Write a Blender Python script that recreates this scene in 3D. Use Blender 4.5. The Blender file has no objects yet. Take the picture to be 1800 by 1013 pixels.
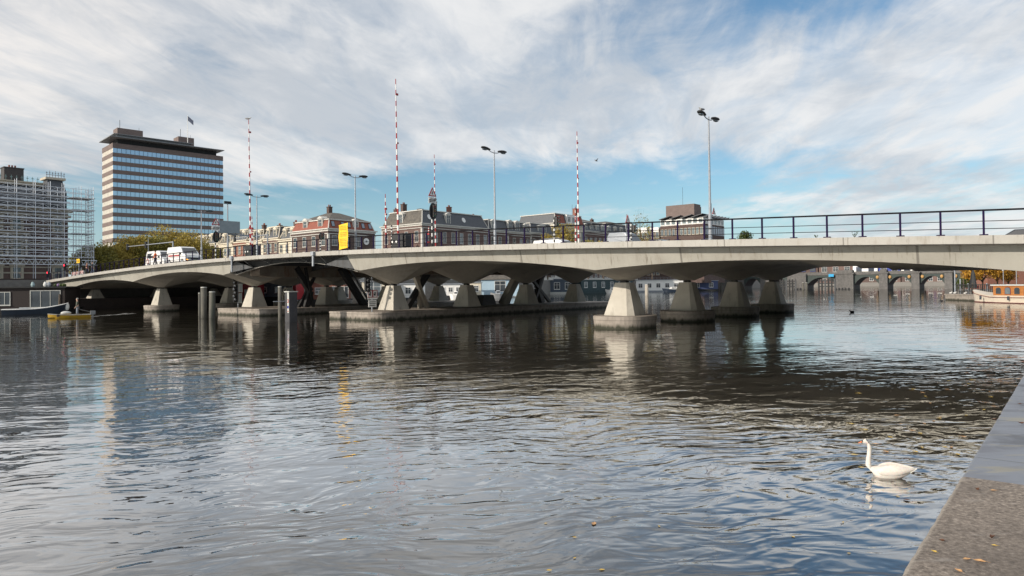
# tuning values: exposure, sun strength, ripple heights (m)
EXPO=0.12; SUN_E=4.3
WA,WB,WC,WD=.044,.021,.017,.0008; WF=2.9
SWAN=(4.85,9.1)
import bpy, math, random
import numpy as np
from mathutils import Matrix, Vector
R=math.radians; PI=math.pi
random.seed(7); rng=np.random.default_rng(11)
S=bpy.context.scene
# ------------------------------------------------------------------ camera
F_,ROLL,PITCH,CY,H=1198.287,.010887,.014143,485.816,2.6154
AX,AY,TH=6.903,41.807,.875148
cam=bpy.data.cameras.new('camera'); camo=bpy.data.objects.new('camera',cam); S.collection.objects.link(camo)
cam.sensor_width=36; cam.lens=F_/1800*36; cam.shift_y=(CY-506.5)/1800; cam.clip_end=6000; cam.clip_start=.1
camo.matrix_world=Matrix.Translation((0,0,H))@Matrix.Rotation(PI/2+PITCH,4,'X')@Matrix.Rotation(-ROLL,4,'Z')
S.camera=camo
S.render.resolution_x=1024; S.render.resolution_y=576
S.view_settings.view_transform='Standard'; S.view_settings.look='None'; S.view_settings.gamma=1; S.view_settings.exposure=EXPO
# ------------------------------------------------------------------ sun and sky
SUN_EL=R(21.5); SAZ=math.atan2(-.84,-.54)           # compass angle from +Y, clockwise
sd=Vector((math.sin(SAZ)*math.cos(SUN_EL),math.cos(SAZ)*math.cos(SUN_EL),math.sin(SUN_EL)))
sl=bpy.data.lights.new('sun','SUN'); sl.energy=SUN_E; sl.angle=R(.6); sl.color=(1,.91,.79)
so=bpy.data.objects.new('sun',sl); S.collection.objects.link(so); so.rotation_euler=sd.to_track_quat('Z','Y').to_euler(); so.location=(0,0,80)
wd=bpy.data.worlds.new('World'); S.world=wd; wd.use_nodes=True
class NT:
    def __init__(s,t): s.t=t; t.nodes.clear()
    def n(s,ty,ins=None,**kw):
        d=s.t.nodes.new(ty)
        for k,v in kw.items(): setattr(d,k,v)
        if ins:
            for k,v in ins.items():
                i=d.inputs[k]
                if isinstance(v,bpy.types.NodeSocket): s.t.links.new(v,i)
                else: i.default_value=v
        return d
    def m(s,op,a,b=None,c=None,clamp=False):
        ins={0:a}
        if b is not None: ins[1]=b
        if c is not None: ins[2]=c
        return s.n('ShaderNodeMath',ins,operation=op,use_clamp=clamp).outputs[0]
    def vm(s,op,a,b): return s.n('ShaderNodeVectorMath',{0:a,1:b},operation=op).outputs[0]
    def ramp(s,f,pts,interp='LINEAR'):
        d=s.n('ShaderNodeValToRGB',{0:f}); cr=d.color_ramp; cr.interpolation=interp
        while len(cr.elements)<len(pts): cr.elements.new(.5)
        for e,(p,c) in zip(cr.elements,pts): e.position=p; e.color=(c[0],c[1],c[2],1) if not isinstance(c,(int,float)) else (c,c,c,1)
        return d.outputs[0]
    def mix(s,f,a,b,mode='MIX'):
        d=s.n('ShaderNodeMix',data_type='RGBA',blend_type=mode)
        for i,v in ((0,f),(6,a),(7,b)):
            if isinstance(v,bpy.types.NodeSocket): s.t.links.new(v,d.inputs[i])
            else: d.inputs[i].default_value=v if i==0 else (v[0],v[1],v[2],1)
        return d.outputs[2]
    def smooth(s,v,a,b): return s.n('ShaderNodeMapRange',{0:v,1:a,2:b,3:0.,4:1.},interpolation_type='SMOOTHSTEP').outputs[0]
    def noise(s,vec,scale,detail=4,rough=.5,dist=0.): return s.n('ShaderNodeTexNoise',{'Vector':vec,'Scale':scale,'Detail':detail,'Roughness':rough,'Distortion':dist}).outputs[0]
w=NT(wd.node_tree)
sky=w.n('ShaderNodeTexSky',sky_type='NISHITA',sun_disc=False,sun_elevation=SUN_EL,sun_rotation=SAZ,altitude=0,air_density=1.,dust_density=.6,ozone_density=2.2)
tc=w.n('ShaderNodeTexCoord').outputs['Generated']
sx=w.n('ShaderNodeSeparateXYZ',{0:tc}); X,Y,Z=sx.outputs
zc=w.m('MAXIMUM',Z,0.); den=w.m('ADD',zc,.07)
ca,sa=math.cos(R(9)),math.sin(R(9))
# along-streak coordinate (towards azimuth 9 deg right) and across-streak
al=w.m('DIVIDE',w.m('ADD',w.m('MULTIPLY',X,sa),w.m('MULTIPLY',Y,ca)),den)
ac=w.m('DIVIDE',w.m('SUBTRACT',w.m('MULTIPLY',X,ca),w.m('MULTIPLY',Y,sa)),den)
v1=w.n('ShaderNodeCombineXYZ',{0:w.m('MULTIPLY',ac,1.),1:w.m('MULTIPLY',al,.72),2:3.1}).outputs[0]
wn=w.n('ShaderNodeTexNoise',{'Vector':v1,'Scale':.8,'Detail':3.}).outputs['Color']
v2=w.vm('ADD',v1,w.vm('MULTIPLY',w.vm('SUBTRACT',wn,(.5,.5,.5)),(1.3,1.3,0)))
n1=w.noise(v2,.55,7,.6); n2=w.noise(v2,2.6,7,.65)
v3=w.n('ShaderNodeCombineXYZ',{0:w.m('MULTIPLY',ac,1.),1:w.m('MULTIPLY',al,.34),2:7.7}).outputs[0]
n3=w.noise(v3,4.,6,.62,.6)
nn=w.m('ADD',w.m('ADD',w.m('MULTIPLY',n1,.48),w.m('MULTIPLY',n2,.27)),w.m('MULTIPLY',n3,.25))
el=w.m('ARCSINE',zc)
az=w.m('ARCTAN2',X,Y)
# cover by elevation: a clearer band low over the roofs, denser deck above
azs=w.m('ADD',az,.62)                     # left edge ~0
clear=w.m('MULTIPLY',w.m('SUBTRACT',1.,w.smooth(el,w.m('ADD',.105,w.m('MULTIPLY',w.smooth(az,-.45,.0),.05)),w.m('ADD',.17,w.m('MULTIPLY',w.smooth(az,-.45,.0),.055)))),w.smooth(el,-.05,.05))
clear=w.m('MULTIPLY',clear,w.m('SUBTRACT',1.,w.m('MULTIPLY',w.smooth(az,.26,.52),.80)))
clear=w.m('MAXIMUM',clear,w.m('MULTIPLY',w.smooth(Y,.0,-.3),w.m('MULTIPLY',w.smooth(X,.2,.6),w.m('SUBTRACT',1.,w.smooth(el,.20,.34)))))  # added clear patch behind the camera, for the tower glass to mirror blue
up=w.m('MULTIPLY',w.smooth(el,.22,.42),w.m('ADD',.35,w.m('MULTIPLY',w.smooth(az,-.1,.35),.9)))
up=w.m('MULTIPLY',up,w.m('SUBTRACT',1.,w.m('MULTIPLY',w.smooth(el,.42,.6),.65)))
cov=w.m('SUBTRACT',w.m('SUBTRACT',w.m('ADD',nn,.188),w.m('MULTIPLY',clear,.27)),w.m('MULTIPLY',up,.15))
cov=w.m('ADD',cov,w.m('MULTIPLY',w.smooth(el,.40,.56),.07))
dens=w.m('POWER',w.smooth(cov,.43,.66),.8)
dens=w.m('MULTIPLY',dens,w.m('ADD',.74,w.m('MULTIPLY',w.smooth(n3,.38,.60),.20)))
# cloud tone: bright thin parts, greyer thick bellies, warm on the left
tone=w.m('ADD',w.m('MULTIPLY',w.noise(v2,1.1,6,.6),.6),w.m('MULTIPLY',w.noise(v3,2.2,6,.6,.4),.4))
cc=w.mix(w.smooth(tone,.40,.60),(5.3,5.7,6.2),(8.1,8.1,8.1))
cc=w.mix(w.m('MULTIPLY',w.smooth(az,-.1,-.7),1.),cc,w.mix(1.,cc,(1.04,1.0,.965),'MULTIPLY'))

col0=w.mix(w.m('MULTIPLY',w.m('SUBTRACT',1.,w.smooth(el,.0,.15)),.8),w.mix(1.,sky.outputs[0],(.95,1.14,1.16),'MULTIPLY'),(4.1,5.6,6.6))
col=w.mix(dens,col0,cc)
col=w.mix(w.smooth(el,.40,.75),col,w.mix(1.,col,(1.12,1.12,1.12),'MULTIPLY'))  # unseen sky above the frame brightened to lift the water reflections
bg=w.n('ShaderNodeBackground',{0:col,1:.1})
w.n('ShaderNodeOutputWorld',{0:bg.outputs[0]})
# ------------------------------------------------------------------ photo measuring helpers: a ray through a photo pixel meets a real plane of the place
def ray(px,py):
    xc=(px-900)/F_; yc=(CY-py)/F_; cr,sr=math.cos(ROLL),math.sin(ROLL)
    xr=cr*xc+sr*yc; yu=-sr*xc+cr*yc; cp,sp=math.cos(PITCH),math.sin(PITCH)
    return Vector((xr,cp-sp*yu,sp+cp*yu))
C0=Vector((0,0,H)); UU=Vector((-math.sin(TH),math.cos(TH),0)); WW=Vector((math.cos(TH),math.sin(TH),0)); A0=Vector((AX,AY,0))
def at_z(px,py,z=0): r=ray(px,py); return C0+r*((z-H)/r.z)
def at_w(px,py,w_): r=ray(px,py); return C0+r*((w_-(C0-A0).dot(WW))/r.dot(WW))
def at_s(px,py,s): r=ray(px,py); return C0+r*((s-(C0-A0).dot(UU))/r.dot(UU))
def at_Y(px,py,Y_): r=ray(px,py); return C0+r*(Y_/r.y)
def SW(P): d=P-A0; return d.dot(UU),d.dot(WW),P.z
def B(s,w_,z=0): return A0+UU*s+WW*w_+Vector((0,0,z))
ZC=[2.0101329816555228e-08,-3.1889416891432303e-06,-0.00031014722498022763,0.030053721721112252,5.038158404142652]
def zt(s): return float(np.polyval(ZC,s))
# ------------------------------------------------------------------ materials
MATS={}
def mat(name,c1=None,c2=None,scale=3.,rough=.7,bump=0.,metal=0.,spec=.5,detail=5,bscale=None,dirt=None,emit=None,stretch=None,coat=0.,c3=None,bdist=.02,joints=0,drip=0):
    if name in MATS: return MATS[name]
    m=bpy.data.materials.new(name); m.use_nodes=True; t=NT(m.node_tree); MATS[name]=m
    co=t.n('ShaderNodeTexCoord').outputs['Object']
    if stretch: co=t.vm('MULTIPLY',co,stretch)
    if c2 is None: c2=tuple(x*.8 for x in c1)
    nz=t.noise(co,scale,detail,.6)
    pts=[(.32,c1),(.68,c2)] if c3 is None else [(.3,c1),(.5,c2),(.7,c3)]
    col=t.ramp(nz,pts)
    if dirt:
        d2=t.noise(t.vm('MULTIPLY',co,(1.,1.,.22)),dirt[1],6,.65); col=t.mix(t.m('MULTIPLY',t.smooth(d2,.52,.72),dirt[2]),col,dirt[0])
    if drip:
        sp_=t.n('ShaderNodeSeparateXYZ',{0:co}).outputs; dv=t.n('ShaderNodeCombineXYZ',{0:t.m('MULTIPLY',sp_[1],1.),1:t.m('MULTIPLY',sp_[2],.16),2:t.m('MULTIPLY',sp_[0],.05)}).outputs[0]
        d3=t.noise(dv,7.,5,.7); d4=t.noise(co,.5,3,.5); col=t.mix(t.m('MULTIPLY',t.m('MULTIPLY',t.smooth(d3,.54,.70),t.smooth(d4,.38,.6)),drip),col,(.13,.105,.08))
    if joints:
        sy=t.n('ShaderNodeSeparateXYZ',{0:co}).outputs[1]; fr=t.m('ABSOLUTE',t.m('SUBTRACT',t.m('FRACT',t.m('DIVIDE',sy,joints)),.5)); col=t.mix(t.m('MULTIPLY',t.m('SUBTRACT',1.,t.smooth(fr,.0025,.007)),.7),col,(.09,.08,.07))
    p=t.n('ShaderNodeBsdfPrincipled',{'Base Color':col,'Roughness':rough,'Metallic':metal,'Specular IOR Level':spec,'Coat Weight':coat})
    if emit: p.inputs['Emission Color'].default_value=(*emit[0],1); p.inputs['Emission Strength'].default_value=emit[1]
    if bump>0:
        b=t.n('ShaderNodeBump',{'Strength':bump,'Distance':bdist,'Height':t.noise(co,bscale or scale*6,5,.6)}); t.t.links.new(b.outputs[0],p.inputs['Normal'])
    t.n('ShaderNodeOutputMaterial',{0:p.outputs[0]}); return m
def brickmat(name,c1,c2,mortar,bw=.24,bh=.075,rough=.85):
    m=bpy.data.materials.new(name); m.use_nodes=True; t=NT(m.node_tree)
    s=t.n('ShaderNodeSeparateXYZ',{0:t.n('ShaderNodeTexCoord').outputs['Object']})
    v=t.n('ShaderNodeCombineXYZ',{0:t.m('ADD',s.outputs[0],s.outputs[1]),1:s.outputs[2]}).outputs[0]
    br=t.n('ShaderNodeTexBrick',{'Vector':v,'Color1':(*c1,1),'Color2':(*c2,1),'Mortar':(*mortar,1),'Scale':1.,'Mortar Size':.008,'Brick Width':bw,'Row Height':bh})
    nz=t.noise(v,.35,5,.6); col=t.mix(t.m('MULTIPLY',t.smooth(nz,.35,.7),.35),br.outputs[0],tuple(x*.55 for x in c1))
    p=t.n('ShaderNodeBsdfPrincipled',{'Base Color':col,'Roughness':rough,'Specular IOR Level':.3})
    t.n('ShaderNodeOutputMaterial',{0:p.outputs[0]}); return m
def leafmat(name,c1,c2,c3):
    m=bpy.data.materials.new(name); m.use_nodes=True; t=NT(m.node_tree)
    co=t.n('ShaderNodeTexCoord').outputs['Object']
    n1=t.n('ShaderNodeTexWhiteNoise',{'Vector':t.vm('SNAP',co,(.5,.5,.5))},noise_dimensions='3D').outputs[0]
    n2=t.noise(co,.35,3,.5)
    f=t.m('ADD',t.m('MULTIPLY',n1,.45),t.m('MULTIPLY',n2,.6))
    col=t.ramp(f,[(.25,c1),(.5,c2),(.75,c3)])
    p=t.n('ShaderNodeBsdfPrincipled',{'Base Color':col,'Roughness':.6,'Specular IOR Level':.25})
    tr=t.n('ShaderNodeBsdfTranslucent',{'Color':col})
    mx=t.n('ShaderNodeMixShader',{0:.25,1:p.outputs[0],2:tr.outputs[0]})
    t.n('ShaderNodeOutputMaterial',{0:mx.outputs[0]}); return m
concrete=mat('concrete',(.34,.325,.285),(.28,.265,.23),.5,.85,.35,dirt=((.20,.18,.15),1.4,.5),bscale=9,bdist=.01,drip=.8,joints=10.8)
concrete_beam=mat('concrete_beam',(.39,.375,.345),(.33,.315,.285),.8,.8,.3,dirt=((.25,.22,.18),3.5,.6),bscale=9,bdist=.01,drip=.85,joints=5.4)
concrete_soffit=mat('concrete_soffit',(.38,.345,.29),(.31,.28,.235),.4,.9,.35,dirt=((.22,.20,.17),.9,.6),bscale=7,bdist=.01)
concrete_pier=mat('concrete_pier',(.47,.44,.38),(.38,.35,.30),.9,.85,.35,dirt=((.20,.18,.15),2.,.65),bscale=11,bdist=.01)
def islandmat():
    m=bpy.data.materials.new('wet_concrete'); m.use_nodes=True; t=NT(m.node_tree); MATS['wet']=m
    co=t.n('ShaderNodeTexCoord').outputs['Object']; s=t.n('ShaderNodeSeparateXYZ',{0:co}); z=s.outputs[2]
    nz=t.noise(co,1.3,6,.65); st=t.noise(t.vm('MULTIPLY',co,(2.,2.,.4)),1.6,5,.6)
    col=t.ramp(nz,[(.3,(.33,.29,.25)),(.7,(.22,.19,.16))])
    col=t.mix(t.m('MULTIPLY',t.smooth(st,.45,.7),.6),col,(.13,.11,.09))
    lv=t.m('ADD',z,t.m('MULTIPLY',t.m('SUBTRACT',st,.5),.6))
    col=t.mix(t.m('SUBTRACT',1.,t.smooth(lv,.04,.34)),col,(.028,.028,.016))
    jt=t.m('ABSOLUTE',t.m('SUBTRACT',z,.5)); col=t.mix(t.m('MULTIPLY',t.m('SUBTRACT',1.,t.smooth(jt,.008,.022)),.5),col,(.08,.07,.06))
    b=t.n('ShaderNodeBump',{'Strength':.6,'Distance':.015,'Height':t.noise(co,14,5,.6)})
    p=t.n('ShaderNodeBsdfPrincipled',{'Base Color':col,'Roughness':.8,'Normal':b.outputs[0]})
    t.n('ShaderNodeOutputMaterial',{0:p.outputs[0]}); return m
wetc=islandmat()
asphalt=mat('asphalt',(.055,.055,.057),(.075,.073,.07),6,.9,.3)
paving=mat('paving',(.20,.19,.175),(.15,.14,.13),2,.9,.3)
steel_dark=mat('dark_steel',(.03,.032,.035),(.045,.044,.042),2,.75,.1,spec=.2)
steel_mid=mat('dull_grey_steel',(.10,.105,.11),(.07,.072,.075),2,.7,.1,spec=.2,dirt=((.05,.04,.035),2.,.6))
stained=mat('rust_stained_concrete',(.20,.175,.14),(.13,.10,.075),1.2,.9,.3,dirt=((.14,.06,.025),2.5,.8))
steel_grey=mat('grey_steel_paint',(.24,.245,.25),(.18,.185,.19),2,.5,.1,dirt=((.10,.09,.08),2.,.5))
rail_paint=mat('violet_black_paint',(.018,.010,.045),(.012,.008,.030),8,.9,spec=.1)
railtop=mat('worn_dark_rail',(.012,.011,.013),(.008,.008,.009),4,.9,spec=.1)
galv=mat('galvanised_steel',(.33,.35,.38),(.25,.27,.30),5,.5,0,metal=.2)
scafm=mat('scaffold_steel',(.74,.77,.82),(.55,.58,.62),5,.5)
trimw=mat('weathered_white_trim',(.60,.585,.54),(.48,.46,.42),1.5,.7)
white=mat('white_paint',(.78,.77,.74),(.66,.65,.62),4,.5)
cream=mat('cream_paint',(.66,.60,.48),(.54,.48,.38),1.5,.7)
stone=mat('sandstone',(.50,.45,.36),(.38,.33,.26),1.2,.85)
red=mat('signal_red',(.36,.02,.022),(.28,.02,.02),4,.45)
black=mat('black_paint',(.012,.012,.013),(.02,.02,.021),4,.5)
yellow=mat('banner_yellow',(.83,.50,.012),(.78,.45,.01),2,.6)
glass=mat('window_glass',(.035,.042,.05),(.06,.07,.08),.8,.06,0,spec=.9)
glassl=mat('pale_window_glass',(.16,.19,.21),(.10,.12,.13),.8,.08,0,spec=.9)
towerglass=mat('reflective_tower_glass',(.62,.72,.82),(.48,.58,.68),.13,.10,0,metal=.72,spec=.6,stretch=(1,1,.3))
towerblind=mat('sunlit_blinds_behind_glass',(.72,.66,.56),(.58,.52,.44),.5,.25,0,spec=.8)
slate=mat('slate_roof',(.055,.06,.068),(.085,.09,.10),2.2,.55,.5,bscale=12)
slateb=mat('weathered_slate',(.13,.115,.095),(.06,.055,.05),1.8,.75,.6,bscale=9)
tile=mat('terracotta_tile',(.27,.075,.045),(.19,.055,.035),2,.7,.5,bscale=10)
flatroof=mat('roof_felt',(.13,.13,.135),(.09,.09,.09),1,.8)
bark=mat('bark',(.11,.085,.06),(.06,.045,.035),6,.9,.6)
wood=mat('varnished_teak',(.42,.17,.05),(.32,.12,.03),4,.3,stretch=(.4,.4,3),coat=.4)
grass_m=mat('plain_ground',(.09,.085,.06),(.12,.11,.09),.5,.95)
rubber=mat('rubber',(.015,.015,.015),(.025,.025,.025),5,.8)
# ------------------------------------------------------------------ mesh builder
class MB:
    def __init__(s): s.v=[]; s.f=[]; s.mi=[]; s.M=None
    def add(s,vs,fs,m=0):
        o=len(s.v)
        if s.M is not None: vs=[tuple(s.M@Vector(v)) for v in vs]
        s.v+= [tuple(v) for v in vs]; s.f+=[tuple(i+o for i in f) for f in fs]; s.mi+=[m]*len(fs); return s
    def box(s,x0,x1,y0,y1,z0,z1,m=0):
        return s.add([(x,y,z) for z in (z0,z1) for x,y in ((x0,y0),(x1,y0),(x1,y1),(x0,y1))],[(3,2,1,0),(4,5,6,7),(0,1,5,4),(1,2,6,5),(2,3,7,6),(3,0,4,7)],m)
    def loft(s,rings,m=0,cap=True):
        n=len(rings[0]); vs=[p for r in rings for p in r]; fs=[]
        for i in range(len(rings)-1):
            for k in range(n): fs.append((i*n+k,i*n+(k+1)%n,(i+1)*n+(k+1)%n,(i+1)*n+k))
        if cap: fs.append(tuple(range(n))[::-1]); fs.append(tuple(range((len(rings)-1)*n,len(rings)*n)))
        return s.add(vs,fs,m)
    def prism(s,poly,z0,z1,m=0): return s.loft([[(x,y,z0) for x,y in poly],[(x,y,z1) for x,y in poly]],m)
    def tube(s,pts,r,n=8,m=0):
        pts=[Vector(p) for p in pts]; rs=r if isinstance(r,(list,tuple)) else [r]*len(pts); rings=[]
        for i,p in enumerate(pts):
            d=(pts[min(i+1,len(pts)-1)]-pts[max(i-1,0)]).normalized()
            a=d.cross(Vector((0,0,1)) if abs(d.z)<.9 else Vector((1,0,0))).normalized(); b=d.cross(a)
            rings.append([tuple(p+a*(rs[i]*math.cos(2*PI*k/n+PI/n))+b*(rs[i]*math.sin(2*PI*k/n+PI/n))) for k in range(n)])
        return s.loft(rings,m)
    def beam(s,p0,p1,w_,h_,m=0):
        p0,p1=Vector(p0),Vector(p1); d=(p1-p0).normalized(); a=d.cross(Vector((0,0,1)) if abs(d.z)<.95 else Vector((0,1,0))).normalized()*w_/2; b=d.cross(a).normalized()*h_/2
        return s.loft([[tuple(p+a+b),tuple(p-a+b),tuple(p-a-b),tuple(p+a-b)] for p in (p0,p1)],m)
    def ell(s,c,r,n=14,k=9,m=0):
        rings=[]
        for i in range(k+1):
            a=-PI/2+PI*i/k; rr=max(math.cos(a),.02)
            rings.append([(c[0]+r[0]*rr*math.cos(2*PI*j/n),c[1]+r[1]*rr*math.sin(2*PI*j/n),c[2]+r[2]*math.sin(a)) for j in range(n)])
        return s.loft(rings,m)
    def build(s,name,mats,parent=None,smooth=False,bevel=0,**kw):
        me=bpy.data.meshes.new(name); me.from_pydata(s.v,[],s.f)
        for m in (mats if isinstance(mats,(list,tuple)) else [mats]): me.materials.append(m)
        if max(s.mi,default=0)>0: me.polygons.foreach_set('material_index',s.mi)
        me.update(); return link(me,name,parent,smooth,bevel,**kw)
def link(me,name,parent=None,smooth=False,bevel=0,**kw):
    if smooth: me.polygons.foreach_set('use_smooth',[True]*len(me.polygons))
    o=bpy.data.objects.new(name,me); S.collection.objects.link(o); o.parent=parent
    if bevel:
        b=o.modifiers.new('bevel','BEVEL'); b.width=bevel; b.segments=2; b.limit_method='ANGLE'
    tag(o,**kw); return o
def tag(o,label=None,cat=None,group=None,kind=None):
    if label: o['label']=label
    if cat: o['category']=cat
    if group: o['group']=group
    if kind: o['kind']=kind
    return o
def thing(name,label,cat,loc=(0,0,0),rz=0,group=None):
    o=bpy.data.objects.new(name,None); S.collection.objects.link(o); o.location=loc; o.rotation_euler=(0,0,rz); o.empty_display_size=.3
    return tag(o,label,cat,group)
def copy_tree(o,parent=None,**kw):
    c=o.copy(); S.collection.objects.link(c); c.parent=parent
    for ch in list(o.children): copy_tree(ch,c)
    tag(c,**kw); return c
# ------------------------------------------------------------------ water
def make_water():
    m=bpy.data.materials.new('river_water'); m.use_nodes=True; t=NT(m.node_tree)
    co=t.n('ShaderNodeNewGeometry').outputs['Position']
    rot=t.n('ShaderNodeVectorRotate',{'Vector':co,'Angle':R(-14)},rotation_type='Z_AXIS').outputs[0]
    wv=t.n('ShaderNodeTexNoise',{'Vector':rot,'Scale':.35,'Detail':2.}).outputs['Color']
    vv=t.vm('ADD',rot,t.vm('MULTIPLY',t.vm('SUBTRACT',wv,(.5,.5,.5)),(1.6,1.6,0)))
    st=t.vm('MULTIPLY',vv,(.55,1.,1.))
    a=t.noise(st,.55,2,.5); b=t.noise(st,1.9,2,.5,.4); c=t.noise(t.vm('MULTIPLY',vv,(.5,1.,1.)),3.7,2,.45,.4); d=t.noise(t.vm('MULTIPLY',vv,(.6,1.,1.)),15.,3,.55)
    patch=t.smooth(t.noise(rot,.11,3,.5),.35,.68)
    dist=t.n('ShaderNodeVectorMath',{0:co},operation='LENGTH').outputs['Value']
    far=t.smooth(dist,14.,60.)
    near=t.m('SUBTRACT',1.75,t.m('MULTIPLY',t.smooth(dist,7.,32.),1.5))
    h=t.m('MULTIPLY',t.m('MULTIPLY',a,t.m('SUBTRACT',1.,t.m('MULTIPLY',t.smooth(dist,14.,45.),.45))),WA)
    h=t.m('ADD',h,t.m('MULTIPLY',t.m('MULTIPLY',b,t.m('SUBTRACT',1.,t.m('MULTIPLY',t.smooth(dist,12.,40.),.62))),t.m('ADD',WB*.55,t.m('MULTIPLY',patch,WB))))
    h=t.m('ADD',h,t.m('MULTIPLY',c,t.m('MULTIPLY',t.m('MULTIPLY',t.m('ADD',.4,patch),near),WC)))
    h=t.m('ADD',h,t.m('MULTIPLY',d,t.m('MULTIPLY',t.m('MULTIPLY',t.m('ADD',.15,patch),near),WD)))
    # ring waves around the swan
    sp=SWAN
    v=t.vm('SUBTRACT',co,(sp[0]+.1,sp[1]+.1,0)); ln=t.n('ShaderNodeVectorMath',{0:v},operation='LENGTH').outputs['Value']
    rg=t.m('SINE',t.m('MULTIPLY',ln,17.)); fall=t.m('POWER',2.7,t.m('MULTIPLY',ln,-.9))
    h=t.m('ADD',h,t.m('MULTIPLY',t.m('MULTIPLY',rg,fall),.007))
    bp=t.n('ShaderNodeBump',{'Strength':1.,'Distance':1.,'Height':h})
    fr=t.n('ShaderNodeFresnel',{'IOR':1.34,'Normal':bp.outputs[0]}).outputs[0]
    fac=t.m('MINIMUM',t.m('ADD',t.m('MULTIPLY',fr,WF),.02),.80)
    df=t.n('ShaderNodeBsdfDiffuse',{'Color':(.022,.020,.014,1)}); gl=t.n('ShaderNodeBsdfGlossy',{'Color':(.97,.97,.97,1),'Roughness':.0,'Normal':bp.outputs[0]})
    mx=t.n('ShaderNodeMixShader',{0:fac,1:df.outputs[0],2:gl.outputs[0]}); t.n('ShaderNodeOutputMaterial',{0:mx.outputs[0]})
    mb=MB(); mb.add([(-900,-60,0),(900,-60,0),(900,1400,0),(-900,1400,0)],[(0,1,2,3)])
    mb.build('water',m,kind='structure')
make_water()
# ------------------------------------------------------------------ ground sheets and quays
def poly_sw(pts,z): return [tuple(B(s,w_,z)) for s,w_ in pts]
def slab(name,pts,z0,z1,m,**kw):
    mb=MB(); n=len(pts); vs=poly_sw(pts,z0)+poly_sw(pts,z1)
    a=sum(pts[i][1]*pts[(i+1)%n][0]-pts[(i+1)%n][1]*pts[i][0] for i in range(n))
    fs=[(i,(i+1)%n,n+(i+1)%n,n+i) for i in range(n)]+[tuple(range(n,2*n))]
    if a<0: fs=[f[::-1] for f in fs]
    mb.add(vs,fs); return mb.build(name,m,**kw)
quaybrick=brickmat('dark_quay_brick',(.07,.05,.045),(.05,.04,.038),(.06,.055,.05),.3,.1)
slab('quay_wall',[(85.5,-140),(85.5,36),(93,36),(93,-140)],-.6,1.5,quaybrick,kind='structure',label='dark brick lower quay under the bridge end')
slab('street',[(93,-140),(93,36),(90,38),(90,98),(101,128),(112,170),(117,430),(700,330),(700,-140)],-.6,4.2,[paving],kind='structure')
slab('far_bank',[(-200,420),(117,420),(117,900),(-300,900)],-.6,2.4,[paving],kind='structure')
slab('terrace_bank',[(-7,84),(-5,150),(8,250),(-200,250),(-200,84)],-.6,1.1,[paving],kind='structure')
slab('right_bank',[(-24.6,-6),(-24.6,84),(-200,84),(-200,-6)],-.6,3.3,[quaybrick],kind='structure')
slab('land',[(-500,900),(900,900),(900,2500),(-500,2500)],-.6,2.0,[grass_m],kind='structure')
slab('land',[(-300,-200),(-24.8,-200),(-24.8,-60),(-300,-60)],-.6,.9,[paving],kind='structure')
QZ=1.05; QS=-20.72; QW=-30.0
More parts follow.
